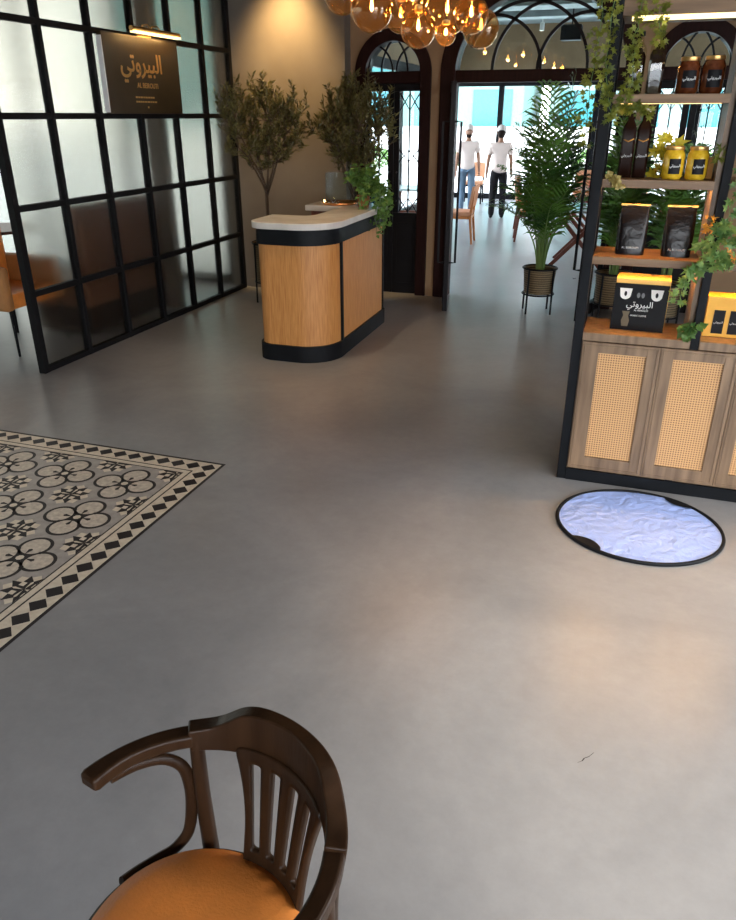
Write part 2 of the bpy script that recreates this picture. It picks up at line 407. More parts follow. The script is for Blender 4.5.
# right and rear boundary of the front room: big shopfront windows
def window_wall(name, axis, c, a0, a1, posts, z0, z1, ztop, lab, glass='winglass', th=.1, mid=None, low=.0):
    """black framed glazing in the plane axis=c between a0 and a1"""
    root = bpy.data.objects.new(name, None); col.objects.link(root); root['kind'] = 'structure'; root['label'] = lab
    def bxx(mb, p0, p1, q0, q1, z0, z1):
        if axis == 'x': mb.box(q0, q1, p0, p1, z0, z1)
        else: mb.box(p0, p1, q0, q1, z0, z1)
    f = MB()
    bxx(f, a0, a1, c-th/2, c+th/2, z1, z1+.16); bxx(f, a0, a1, c-th/2, c+th/2, 0, z0)
    for p in posts: bxx(f, p-.06, p+.06, c-th/2, c+th/2, z0, z1)
    if mid: bxx(f, a0, a1, c-th/2+.01, c+th/2-.01, mid-.03, mid+.03)
    f.build(name+'_frame', M['black'], root)['kind'] = 'structure'
    for i in range(len(posts)-1):
        g = MB(); bxx(g, posts[i]+.06, posts[i+1]-.06, c-.004, c+.004, z0, z1)
        g.build(name+'_pane', M[glass], root)['kind'] = 'structure'
    w = MB(); bxx(w, a0, a1, c-th/2-.03, c+th/2+.03, z1+.16, ztop)
    struct(w.build('wall_above_'+name, M['stonewall']))
    return root
window_wall('window_1', 'x', 4.5, -3.5, 8.15, [-3.45, -1.5, .5, 2.5, 4.5], .1, 3.0, ZC, 'tall black framed shopfront window on the right', mid=None)
window_wall('window_2', 'y', -3.5, -.6, 4.5, [-.5, 1.1, 2.7, 4.4], .1, 2.7, ZC, 'tall black framed shopfront window behind the camera')
window_wall('window_3', 'x', -8.5, -3.5, 8.0, [-3.4, -1.5, .4, 2.3, 4.2, 6.1, 7.94], .1, 3.2, ZC, 'tall window beyond the frosted screen', glass='tintglass')
window_wall('window_10', 'y', 8.1, -8.5, -4.42, [-8.44, -7.1, -5.78, -4.46], .1, 3.2, ZC, 'tall bright window at the end of the room beyond the frosted screen', glass='tintglass')
window_wall('window_4', 'y', 19.2, -4.5, 4.5, [-4.44, -3.23, -1.07, 1.09, 3.25, 4.4], .12, 2.47, ZD, 'far wall of black framed windows in the dining room')
window_wall('window_5', 'x', -4.45, 8.4, 19.2, [8.5, 10.6, 12.8, 15, 17.1, 19.1], .12, 2.6, ZD, 'left windows of the dining room')
window_wall('window_6', 'x', 4.5, 8.4, 19.2, [8.5, 10.6, 12.8, 15, 17.1, 19.1], .12, 2.6, ZD, 'right windows of the dining room')
b = MB(); b.box(-8.6, -.6, -3.6, -3.45, 0, ZC); struct(b.build('wall_rear_light_block', M['plaster']), 'unseen plaster wall added behind the camera to block window light')  # added out of view: closes the left rear glazing so the floor darkens leftward
b = MB(); b.box(4.44, 4.56, 4.56, 8.16, .1, 3.0); struct(b.build('wall_right', M['plaster']))

# arch frames (dark red brown timber) with lattice lunettes
def arch_frame(idx, cx, hw, sp, rs, fw, kind):
    name = 'trim_%d' % idx
    f = MB(); y = YB+.06
    ow, orr = hw-.002-fw/2, rs-.002-fw/2
    path = [(cx-ow, y, .0), (cx-ow, y, sp*.5)]+arcpts(cx, sp, ow, orr, 180, 0, 36, y)+[(cx+ow, y, sp*.5), (cx+ow, y, 0)]
    # sweep by hand: rectangular section in the wall plane
    vs = []; k = len(path)
    for i, p in enumerate(path):
        a = Vector(path[max(i-1, 0)]); c = Vector(path[min(i+1, k-1)]); t = (c-a).normalized(); nrm = Vector((-t.z, 0, t.x))
        for s_, dy in ((-1, -.085), (1, -.085), (1, .138), (-1, .138)):
            vs.append(Vector(p)+nrm*s_*fw/2+Vector((0, dy, 0)))
    fs = [(i*4+j, i*4+(j+1) % 4, (i+1)*4+(j+1) % 4, (i+1)*4+j) for i in range(k-1) for j in range(4)]+[(3, 2, 1, 0), tuple((k-1)*4+j for j in range(4))]
    f.add(vs, fs)
    iw = hw-fw
    f.box(cx-iw-.01, cx+iw+.01, YB-.0, YB+.12, sp-.09, sp+.02)
    o = struct(f.build(name, M['archwood'], bevel=.006), 'dark timber frame of the %s' % kind)
    return iw, rs-fw
def lattice(b, cx, sp, iw, ir, arcs, w, y):
    for ax, r, t0, t1 in arcs:
        pts = []
        for p in arcpts(cx+ax, sp, abs(r), abs(r), t0, t1, 26, y):
            dx, dz = (p[0]-cx)/iw, (p[2]-sp)/ir
            if dx*dx+dz*dz < 1.03 and dz > -.02: pts.append(p)
        if len(pts) > 1: b.bar(pts, w*1.0, w, up=(0, 1, 0))
# wide arch
iw, ir = arch_frame(1, *OPEN[1], .15, 'wide central arch')
b = MB(); y = YB+.06; iwg = iw
lattice(b, -1.04, 2.26, iw, ir, [(-.455, .47, 0, 180), (.455, .47, 0, 180), (.125, .58, 180, 20), (-.125, .58, 0, 160)], .028, y)
fr = struct(b.build('window_7', M['darkdoor']), 'round-headed fanlight with interlaced bars over the wide arch')
g = MB(); op = arcpts(-1.04, 2.255, iw+.01, ir+.01, 180, 0, 36, 0)
g.add([(p[0], YB+.075, p[2]) for p in op]+[(p[0], YB+.081, p[2]) for p in op], [tuple(range(37))[::-1], tuple(range(37, 74))])
g.build('window_7_pane', M['lunglass'], fr)['kind'] = 'structure'
# narrow arches
for wi, cx in ((8, -2.50), (9, .385)):
    o = OPEN[0] if wi == 8 else OPEN[2]
    iw, ir = arch_frame(wi-6, *o, .115, 'narrow %s arch' % ('left' if wi == 8 else 'right'))
    b = MB()
    lattice(b, cx, 2.26, iw, ir, [(-.28, .42, 0, 90), (.28, .42, 180, 90), (-.28, .26, 0, 90), (.28, .26, 180, 90), (-.14, .42, 0, 110), (.14, .42, 180, 70)], .018, YB+.06)
    fr = struct(b.build('window_%d' % wi, M['darkdoor']), 'small round-headed fanlight with interlaced bars')
    g = MB(); op = arcpts(cx, 2.255, iw+.01, ir+.01, 180, 0, 24, 0)
    g.add([(p[0], YB+.075, p[2]) for p in op]+[(p[0], YB+.081, p[2]) for p in op], [tuple(range(25))[::-1], tuple(range(25, 50))])
    g.build('window_%d_pane' % wi, M['lunglass'], fr)['kind'] = 'structure'
# closed double doors in the narrow arches
def double_door(idx, cx, lab):
    root = bpy.data.objects.new('door_%d' % idx, None); col.objects.link(root); struct(root, lab); root.location = (cx, YB+.05, 0)
    for s in (-1, 1):
        f = MB(); x0, x1 = (s*.002, s*.293)
        xa, xb = min(x0, x1), max(x0, x1); ga, gb = xa+(.060 if s > 0 else .022), xb-(.022 if s > 0 else .060)
        f.box(xa, xb, 0, .05, .002, .88); f.box(xa, xb, 0, .05, 2.08, 2.149); f.box(xa, xb, .045, .075, 2.10, 2.19)
        f.box(xa, ga, 0, .05, .88, 2.08); f.box(gb, xb, 0, .05, .88, 2.08)
        f.box(xa+.05, xb-.05, -.008, 0, .12, .78)
        lf = f.build('door_leaf', M['darkdoor'], root, bevel=.004); lf['kind'] = 'structure'
        g = MB(); g.box(ga, gb, .022, .028, .88, 2.08); g.build('door_pane', M['winglass'], root)['kind'] = 'structure'
        l = MB(); m_ = (ga+gb)/2; w = (gb-ga)/2
        l.box(m_-.006, m_+.006, .012, .036, .88, 2.08)
        for z, hz in ((.96, .075), (1.46, .06), (1.98, .08)):
            for q in (-1, 1):
                l.bar([(m_-w, .024, z-q*hz), (m_, .024, z+q*hz), (m_+w, .024, z-q*hz)], .012, .012, up=(0, 1, 0))
        l.build('door_lattice', M['darkdoor'], root)['kind'] = 'structure'
        h = MB(); h.tube([(s*.04, 0, 1.0), (s*.04, -.045, 1.02), (s*.04, -.045, 1.28), (s*.04, 0, 1.30)], .009, 8)
        h.build('door_handle', M['black'], root, smooth=True)['kind'] = 'structure'
double_door(1, -2.50, 'closed black double door with lattice glazing left of the wide arch')
double_door(2, .385, 'closed black double door with lattice glazing behind the shelving')
# open glass leaves of the wide arch
def open_leaf(idx, hx, ex, lab):
    d = Vector((ex[0]-hx[0], ex[1]-hx[1], 0)); L = d.length; ang = math.atan2(d.y, d.x)
    root = bpy.data.objects.new('door_%d' % idx, None); col.objects.link(root); struct(root, lab); root.location = (hx[0], hx[1], 0); root.rotation_euler = (0, 0, ang)
    f = MB()
    f.box(0, .06, -.025, .025, .01, 2.14); f.box(L-.06, L, -.025, .025, .01, 2.14)
    f.box(.06, L-.06, -.025, .025, .01, .12); f.box(.06, L-.06, -.025, .025, 2.06, 2.14)
    f.build('door_frame', M['darkdoor'], root, bevel=.004)['kind'] = 'structure'
    g = MB(); g.box(.06, L-.06, -.004, .004, .12, 2.06); g.build('door_pane', M['winglass'], root)['kind'] = 'structure'
    for s in (-1, 1):
        h = MB(); yy = s*.085
        h.bar([(L-.03, s*.02, .50), (L-.03, yy, .50), (L-.03, yy, 1.80), (L-.03, s*.02, 1.80)], .022, .022, up=(1, 0, 0))
        h.build('door_handle', M['black'], root)['kind'] = 'structure'
open_leaf(3, (-1.865, YB+.0), (-1.70, 7.47), 'open black framed glass door leaf at the left of the wide arch')
open_leaf(4, (-.215, YB+.0), (-.37, 7.47), 'open black framed glass door leaf behind the shelving')

# ------------------------------------------------------------------ tiled inlay
def tiles():
    b = MB(); z = [.0008, .0012, .0016, .0020]
    X1, Y1 = -2.045, 3.44; X0, Y0 = -6.2, 1.0
    def rect(x0, x1, y0, y1, zz, m): b.poly([(x0, y0, zz), (x1, y0, zz), (x1, y1, zz), (x0, y1, zz)], m)
    def disc(x, y, rx, ry, zz, m, n=28, rot=0):
        b.poly([(x+rx*math.cos(t)*math.cos(rot)-ry*math.sin(t)*math.sin(rot), y+rx*math.cos(t)*math.sin(rot)+ry*math.sin(t)*math.cos(rot), zz) for t in [2*PI*i/n for i in range(n)]], m)
    def ring(x, y, r0, r1, zz, m, a0=0, a1=360, n=26):
        for i in range(n):
            t0 = math.radians(a0+(a1-a0)*i/n); t1 = math.radians(a0+(a1-a0)*(i+1)/n)
            b.poly([(x+r0*math.cos(t0), y+r0*math.sin(t0), zz), (x+r1*math.cos(t0), y+r1*math.sin(t0), zz), (x+r1*math.cos(t1), y+r1*math.sin(t1), zz), (x+r0*math.cos(t1), y+r0*math.sin(t1), zz)], m)
    rect(X0, X1, Y0, Y1, z[0], M['tdark'])
    rect(X0, X1-.018, Y0, Y1-.018, z[0]+.0002, M['cream'])
    # border: row of dark squares on their corners
    cxr = X1-.013-.062; cyr = Y1-.013-.062; p = .1; h = .05
    y = cyr
    while y > Y0+.1:
        b.poly([(cxr-.047, y, z[1]), (cxr, y-h*.94, z[1]), (cxr+.047, y, z[1]), (cxr, y+h*.94, z[1])], M['tdark']); y -= p
    x = cxr-p
    while x > X0+.1:
        b.poly([(x-h*.94, cyr, z[1]), (x, cyr-.047, z[1]), (x+h*.94, cyr, z[1]), (x, cyr+.047, z[1])], M['tdark']); x -= p
    xi = X1-.013-.124; yi = Y1-.013-.124
    for d0, d1, m in ((.0, .009, 'tdark'), (.040, .048, 'tdark')):
        rect(xi-d1, xi-d0, Y0, yi-d0, z[1], M[m]); rect(X0, xi-d0, yi-d1, yi-d0, z[1], M[m])
    fx, fy = xi-.048, yi-.048          # field corner
    rect(X0, fx, Y0, fy, z[1]-.0001, M['lav'])
    P = .4; r = .083; off = .103
    cx0 = -2.455; cy0 = 3.035
    for i in range(-1, 10):
        for j in range(-1, 6):
            cx = cx0-i*P; cy = cy0-j*P
            if cy < Y0+.15 or cx < X0+.15: continue
            if i >= 0 and j >= 0:
                for a in range(4):
                    t = a*PI/2; lx, ly = cx+off*math.cos(t), cy+off*math.sin(t)
                    disc(lx, ly, r, r, z[1], M['tdark'])
                for a in range(4):
                    t = a*PI/2; lx, ly = cx+off*math.cos(t), cy+off*math.sin(t)
                    disc(lx, ly, r-.017, r-.017, z[2], M['lobe'])
                    for s_ in (-1, 1):
                        tt = t+s_*PI/4
                    b.poly([(cx+.03*math.cos(t), cy+.03*math.sin(t), z[3]), (lx-.03*math.cos(t)+.012*math.sin(t), ly-.03*math.sin(t)-.012*math.cos(t), z[3]), (lx-.022*math.cos(t), ly-.022*math.sin(t), z[3]), (lx-.03*math.cos(t)-.012*math.sin(t), ly-.03*math.sin(t)+.012*math.cos(t), z[3])], M['tdark'])
                disc(cx, cy, .034, .034, z[3], M['tdark'], 12); disc(cx, cy, .020, .020, z[3]+.0003, M['cream'], 8)
                for a in range(4):
                    t = PI/4+a*PI/2; q = .088
                    disc(cx+q*math.cos(t), cy+q*math.sin(t), .012, .012, z[3], M['tdark'], 8)
            # star between four flowers
            sx, sy = cx-P/2, cy+P/2 if False else cy-P/2
            full = True
            for (sx, sy) in ((cx-P/2, cy-P/2),):
                cl = lambda X, Y_: (min(X, fx), min(Y_, fy))
                def pl(pts, zz, m):
                    q = [cl(X, Y_) for X, Y_ in pts]; b.poly([(X, Y_, zz) for X, Y_ in q], m)
                pl([(sx+(.112 if k % 2 == 0 else .088)*math.cos(PI*k/8), sy+(.112 if k % 2 == 0 else .088)*math.sin(PI*k/8)) for k in range(16)], z[1], M['cream'])
                pl([(sx+(.104 if k % 2 == 0 else .062)*math.cos(PI*k/8+PI/8), sy+(.104 if k % 2 == 0 else .062)*math.sin(PI*k/8+PI/8)) for k in range(16)], z[2], M['tdark'])
                for a in range(4):
                    t = PI/4+a*PI/2; qx, qy = sx+.047*math.cos(t), sy+.047*math.sin(t)
                    pl([(qx+.019*math.cos(t+k*PI/2), qy+.019*math.sin(t+k*PI/2)) for k in range(4)], z[3], M['cream'])
                for a in range(4):
                    t = a*PI/2
                    pl([(sx+.004*math.cos(t), sy+.004*math.sin(t)), (sx+.05*math.cos(t)-.007*math.sin(t), sy+.05*math.sin(t)+.007*math.cos(t)), (sx+.062*math.cos(t), sy+.062*math.sin(t)), (sx+.05*math.cos(t)+.007*math.sin(t), sy+.05*math.sin(t)-.007*math.cos(t))], z[3], M['cream'])
    # grout of the 20 cm tiles
    return b
o = struct(tiles().build('floor_tile_inlay'), 'patterned cement tile inlay with flower motifs and a diamond border')

# ------------------------------------------------------------------ frosted screen
SX = -4.235; SY0, SY1 = 4.47, 7.92; NCOL = 6; CW = (SY1-SY0)/NCOL; RH = .616
t = thing('glass_partition', 'black steel grid partition glazed with frosted panes, left of the counter', 'partition', (SX, SY0, 0))
f = MB(); L_ = SY1-SY0
for i in range(NCOL+1):
    w = .028 if i in (0, NCOL) else .02
    yy = min(max(i*CW, w), L_-w); f.box(-.03, .03, yy-w, yy+w, 0, ZC-.002)
for k in range(6):
    z0 = max(k*RH-.022, .0); f.box(-.026, .026, .02, L_-.02, z0, k*RH+(.022 if k else .045))
f.box(-.026, .026, .02, L_-.02, ZC-.05, ZC-.003)
f.build('frame', M['screenblack'], t, bevel=.003)
for k in range(6):
    for i in range(NCOL):
        z1 = min((k+1)*RH-.021, ZC-.045)
        if i == 0 and k == 0: gp0 = None
        g = MB(); g.box(-.004, .004, i*CW+.019, (i+1)*CW-.019, k*RH+.021, z1); g.build('glass_pane', M['frost'], t)
# sign board
t = thing('sign_board', 'dark brown hanging sign with gold Arabic lettering on the frosted partition', 'sign', (SX+.035, 6.22, 2.16))
b = MB(); b.box(.0, .045, -.54, .56, -.295, .30); b.build('board', mat('bronze_sign_panel', (.045, .030, .014), .38, .3), t, bevel=.004)
bx('side_strip', M['white'], t, -.0, .044, -.552, -.541, -.285, .27)
SIGN = Matrix(((0, 0, 1, .046), (1, 0, 0, .02), (0, 1, 0, 0), (0, 0, 0, 1)))
def at(my, mz): m = SIGN.copy(); m[1][3] = my; m[2][3] = mz; return m
text_mesh('lettering', AR, .20, M['brass'], t, at(-.03, .09), .002, bold=.0035)
text_mesh('lettering', 'AL BEIROUTI', .055, M['brass'], t, at(.03, -.075), .001, bold=.001)
b = MB()
for row, zz, nn in ((0, -.165, 8), (1, -.20, 9)):
    yy = -.17
    for k in range(nn):
        w = random.uniform(.018, .045); b.box(.045, .0465, yy, yy+w, zz-.007, zz+.006); yy += w+.009
b.box(.045, .0465, -.005, .012, -.25, -.236)
b.build('small_print', M['brass'], t)['kind'] = 'stuff'
t = thing('picture_light', 'lit brass picture light above the dark sign', 'lamp', (SX+.035, 6.33, 2.50))
b = MB(); b.tube([(.13, -.36, 0), (.13, .36, 0)], .020, 12); b.build('lamp_housing', M['brass'], t, smooth='auto')
b = MB(); b.box(.112, .158, -.35, .35, -.030, -.014); b.build('light_strip', M['ledbar'], t)
b = MB(); b.tube([(.0, -.07, -.03), (.05, -.07, .05), (.1, -.07, .05), (.13, -.07, .01)], .006, 8); b.tube([(.0, .07, -.03), (.05, .07, .05), (.1, .07, .05), (.13, .07, .01)], .006, 8); b.box(-.003, .01, -.1, .1, -.045, -.02); b.build('bracket', M['brass'], t, smooth='auto')

# things beyond the screen
b = MB(); b.box(-4.58, -4.40, 6.74, 6.86, 0, ZC); struct(b.build('pillar_left', M['plaster']), 'plaster pillar blurred behind the frosted panes')
t = thing('booth_sofa', 'brown upholstered booth blurred behind the frosted panes', 'sofa', (-4.86, 6.12, 0))
bro = mat('brown_upholstery', srgb(96, 58, 30), .6)
bx('sofa_base', M['chairrim'], t, -.32, .32, -.62, .62, .02, .26, .01); bx('seat', bro, t, -.35, .35, -.63, .63, .26, .48, .04)
bx('backrest', bro, t, .16, .34, -.60, .60, .48, 1.15, .05)
t = thing('bistro_table', 'dark table blurred behind the frosted panes', 'table', (-6.5, 6.6, 0))
b = MB(); b.lathe([(.25, 0), (.25, .02), (.04, .04), (.04, .70), (.10, .72)], 24); b.build('pedestal', M['black'], t, smooth='auto')
b = MB(); b.lathe([(.42, .72), (.43, .735), (.42, .75)], 32); b.build('table_top', M['redwood'], t, smooth='auto')
# armchair at the left edge
t = thing('tub_armchair', 'tan leather armchair with black legs at the left edge beside the partition', 'chair', (-5.02, 5.09, 0), math.radians(0))
bx('seat', M['leather'], t, -.30, .28, -.28, .26, .38, .52, .04)
bx('backrest', M['leather'], t, -.32, -.20, -.30, .28, .45, 1.02, .04)
for s in (-1, 1): bx('armrest', mat('pale_tan_leather', srgb(170, 116, 66), .5), t, -.30, .30, s*.30-.045, s*.30+.045, .38, .74, .03)
for sx in (-.27, .27):
    for sy in (-.29, .29):
        b = MB(); b.tube([(sx*1.05, sy*1.05, 0), (sx, sy, .40)], [.010, .016], 10); b.build('leg', M['black'], t, smooth='auto')
t = thing('tub_armchair', 'brown armchair with low back, farther behind the one at the left edge', 'chair', (-6.35, 4.6, 0), math.radians(-30))
bx('seat', bro, t, -.30, .28, -.28, .26, .38, .52, .04); bx('backrest', bro, t, -.32, -.20, -.30, .28, .45, 1.25, .04)
for sx in (-.27, .27):
    for sy in (-.25, .23):
        b = MB(); b.tube([(sx*1.05, sy*1.05, 0), (sx, sy, .40)], [.010, .016], 10); b.build('leg', M['black'], t, smooth='auto')

# ------------------------------------------------------------------ reception counter
t = thing('reception_counter', 'U-shaped reception counter of light oak with white stone top and black bands', 'counter', (-2.5, 6.1, 0))
ox, oy = -2.5, 6.1
def corner(cx, cy, r, a0, a1, n=12):
    return [(cx+r*math.cos(math.radians(a0+(a1-a0)*i/n)), cy+r*math.sin(math.radians(a0+(a1-a0)*i/n))) for i in range(n+1)]
def outl(e):     # outer line of the counter, left end - front - right - back - left, offset e
    return ([(-2.79-e, 5.84)]+corner(-2.67, 5.52, .12+e, 180, 270, 8)+corner(-2.45, 5.68, .28+e, 270, 360-3, 16)
            + corner(-2.225, 6.87, .04+e, 0, 90, 4)+[(-2.81-e, 6.91+e)])
def inl(w, e=0):
    return [(-2.80-e, 5.86)]+corner(-2.56, 5.99, .12, 270, 360, 6)+[(-2.46, 6.56), (-2.86-e, 6.60)]
def shell(zz0, zz1, e, th, name, m, lo=0, hi=None, bevel=.0):
    ln = outl(e)[lo:hi]; b = MB(); path = [(x-ox, y-oy, (zz0+zz1)/2) for x, y in ln]
    # inward offset: the path runs anticlockwise, so inside is to its left
    k = len(path); vs = []
    for i, p in enumerate(path):
        a = Vector(path[max(i-1, 0)]); c = Vector(path[min(i+1, k-1)]); tn = (c-a).normalized(); nr = Vector((-tn.y, tn.x, 0))
        for dd, z in ((0, zz0), (th, zz0), (th, zz1), (0, zz1)): q = Vector(p)+nr*dd; vs.append((q.x, q.y, z))
    fs = [(i*4+j, i*4+(j+1) % 4, (i+1)*4+(j+1) % 4, (i+1)*4+j) for i in range(k-1) for j in range(4)]+[(3, 2, 1, 0), tuple((k-1)*4+j for j in range(4))]
    b.add(vs, fs); return b.build(name, m, t, smooth='auto')
shell(.125, .945, 0, .03, 'panel', M['counterwood'])
shell(.001, .135, .022, .05, 'plinth', M['black'])
shell(.935, 1.055, .016, .05, 'band', M['black'])
for nm, (px, py) in (('post', (-2.163, 5.70)), ('post', (-2.186, 6.86)), ('post', (-2.79, 5.80))):
    bx(nm, M['black'], t, px-ox-.012, px-ox+.012, py-oy-.014, py-oy+.014, .13, .94)
# stone top: U-shaped slab
e = .045; outer = outl(e); inner = [(-2.79-e, 5.86), ]+corner(-2.58, 5.96, .10, 270, 360, 6)+[(-2.48, 6.60), (-2.81-e, 6.60)]
b = MB(); ring_o = [(x-ox, y-oy) for x, y in outer]; ring_i = [(x-ox, y-oy) for x, y in inner]
pol = ring_o+ring_i[::-1]
b.prism(pol, 1.055, 1.105); b.build('stone_top', M['marble'], t, bevel=.006)
bx('inner_panel', M['redwood'], t, -2.80-ox, -2.52-ox, 6.62-oy, 6.64-oy, .14, 1.054)
bx('inner_panel', M['redwood'], t, -2.50-ox, -2.48-ox, 5.98-oy, 6.60-oy, .14, 1.054)
# tray, acrylic box, ivy on the counter
t = thing('serving_tray', 'round copper tray on the rear wing of the counter', 'tray', (-2.58, 6.78, 1.106))
b = MB(); b.lathe([(.0, 0), (.15, 0), (.165, .022), (.170, .022), (.155, -.000)], 40, cap0=False, cap1=False); b.build('tray_dish', M['copper'], t, smooth=True)
t2 = thing('tea_light', 'small lit glass candle on the copper tray', 'candle', (-2.715, 6.74, 1.108))
b = MB(); b.lathe([(.018, 0), (.022, .03)], 16, cap1=False); b.build('candle_glass', M['clear'], t2, smooth=True)
b = MB(); b.lathe([(.002, .014), (.006, .022), (.001, .036)], 8); b.build('flame', emit('candle_flame', (1, .6, .2), 30), t2, smooth=True)
t = thing('acrylic_box', 'clear acrylic box standing on the tray between ivy and olive tree', 'box', (-2.57, 6.79, 1.109))
b = MB()
for x0, x1, y0, y1 in ((-.12, .12, -.085, -.081), (-.12, .12, .081, .085), (-.12, -.116, -.081, .081), (.116, .12, -.081, .081)): b.box(x0, x1, y0, y1, 0, .27)
b.box(-.12, .12, -.085, .085, .0, .004); b.build('walls', thinglass('pale_aqua_acrylic', (.93, .97, .97), .05, 1.5, boost=1.3), t)
t = thing('trailing_ivy', 'bright green ivy in a pot, trailing over the right rear corner of the counter', 'plant', (-2.29, 6.62, 1.106))
b = MB(); b.lathe([(.045, 0), (.06, .10), (.065, .10), (.055, .095), (.0, .09)], 24, cap1=False); b.build('pot', mat('terracotta', (.30, .11, .04), .8), t, smooth='auto')
fo = MB(); st = MB()
for k in range(46):
    hang = k % 2 == 0; a = random.uniform(-1.5, .5) if hang else random.uniform(0, 2*PI)
    p = Vector((0, 0, .10)); pts = [p.copy()]; top = random.uniform(.10, .28) if not hang else random.uniform(.04, .14); out = random.uniform(.14, .22) if hang else random.uniform(.03, .13)
    drop = random.uniform(.05, .36) if hang else random.uniform(0, .08)
    for i in range(1, 11):
        s_ = i/10; rr = out*min(1, s_*1.7); zz = .10+top*math.sin(min(1, s_*1.8)*PI/2)-(drop+top*.8)*max(0, (s_-.45)/.55)**1.3*(1 if hang else .4)
        pts.append(Vector((rr*math.cos(a)*1.1, rr*math.sin(a), zz)))
    st.tube(pts, .002, 5)
    for i in range(2, 11):
        for q in range(2):
            ld = Vector((random.uniform(-1, 1), random.uniform(-1, .4), random.uniform(-.9, .3)))
            fo.leaf(pts[i]+ld*.012, ld, (random.uniform(-.4, .4), random.uniform(-.9, .1), 1), random.uniform(.035, .055), random.uniform(.032, .048), shape=1)
fo.build('foliage', M['ivy'], t); st.build('stem', M['palmstem'], t)

# ------------------------------------------------------------------ trees and planters
def planter(t, r, z0, z1, legs=True, m='woven'):
    b = MB(); b.lathe([(r*.88, z0), (r*.93, (z0+z1)/2), (r, z1), (r*.93, z1), (r*.9, z1-.05), (0, z1-.05)], 40, cap1=False); b.build('planter', M[m], t, smooth='auto')
    b = MB(); b.lathe([(r*.9, z1-.045), (0, z1-.03)], 24, cap0=False); b.build('soil', M['soil'], t, smooth=True)
    s = MB()
    s.tube([(r*1.03*math.cos(a), r*1.03*math.sin(a), z1+.0) for a in [2*PI*i/32 for i in range(32)]], .010, 6, closed=True)
    s.build('stand_ring', M['black'], t, smooth=True); s = MB()
    s.tube([(r*.96*math.cos(a), r*.96*math.sin(a), z0-.008) for a in [2*PI*i/32 for i in range(32)]], .009, 6, closed=True)
    s.build('stand_ring', M['black'], t, smooth=True)
    for k in range(4):
        a = PI/4+.25+k*PI/2
        b = MB(); b.tube([(r*1.06*math.cos(a), r*1.06*math.sin(a), 0), (r*1.04*math.cos(a), r*1.04*math.sin(a), z1)], .010, 8); b.build('stand_leg', M['black'], t, smooth='auto')
def olive(lab, x, y, z1, c, R, ntw, fork, seed=1):
    """crown: ellipsoid centre c, radii R (local); twigs run from the fork into it and carry the leaves"""
    rnd = random.Random(seed); t = thing('olive_tree', lab, 'tree', (x, y, 0)); planter(t, .17, .22, z1)
    tr = MB(); fo = MB(); F0 = Vector(fork)
    tr.tube([(0, 0, z1-.06), (.012, 0, z1+.2), F0*.5+Vector((0, 0, F0.z*.5)), F0], [.021, .019, .017, .016], 10)
    c = Vector(c); mains = []
    for k in range(6):
        a = k*PI/3+rnd.uniform(-.3, .3); tg = c+Vector((R[0]*.55*math.cos(a), R[1]*.6*math.sin(a), R[2]*rnd.uniform(-.5, .15)))
        st = F0 if k % 2 else F0+Vector((0, 0, -.06)); mid = st.lerp(tg, .5)+Vector((rnd.uniform(-.03, .03), rnd.uniform(-.03, .03), .02))
        pts = [st, st.lerp(mid, .5)+Vector((rnd.uniform(-.015, .015), 0, 0)), mid, mid.lerp(tg, .5)+Vector((rnd.uniform(-.02, .02), 0, .02)), tg]
        tr.tube(pts, [.011, .010, .009, .007, .005], 8); mains += [pts[2], pts[3], pts[4]]
    for k in range(ntw):
        while True:
            q = Vector((rnd.uniform(-1, 1), rnd.uniform(-1, 1), rnd.uniform(-1, 1)))
            if .25 < q.length < 1: break
        tg = c+Vector((q.x*R[0], q.y*R[1], q.z*R[2]))
        st = min(mains, key=lambda m_: (m_-tg).length+(.25 if m_.z > tg.z else 0)); L = (tg-st).length
        m1 = st.lerp(tg, .5)+Vector((rnd.uniform(-.03, .03), rnd.uniform(-.03, .03), -.015)); up = Vector((rnd.uniform(-.5, .5), rnd.uniform(-.5, .5), 1)).normalized()
        tip = tg+up*rnd.uniform(.05, .12); pts = [st, m1, tg, tip]; tr.tube(pts, [.004, .003, .002, .0012], 5)
        for i in range(1, 3):
            A, B_ = pts[i], pts[i+1]; d0 = (B_-A).normalized(); nl = max(5, int((B_-A).length/.0095))
            for j in range(nl):
                p = A.lerp(B_, (j+rnd.random())/nl)
                ld = (d0*.7+Vector((rnd.uniform(-1, 1), rnd.uniform(-1, 1), rnd.uniform(-.4, .6)))).normalized()
                fo.leaf(p, ld, (rnd.uniform(-1, 1), rnd.uniform(-1, 1), 1), rnd.uniform(.045, .078), rnd.uniform(.015, .023))
    tr.build('trunk', M['bark'], t, smooth=True); fo.build('foliage', M['olive'], t); return t
olive('airy olive tree in a wicker planter between partition and counter', -3.64, 7.40, .62, (.0, -.02, 1.76), (.56, .34, .42), 190, (.02, 0, 1.16), 3)
olive('denser olive tree behind the counter, in front of the narrow left door', -2.70, 7.55, .62, (.02, -.02, 1.74), (.42, .34, .44), 230, (.0, .0, 1.10), 11)

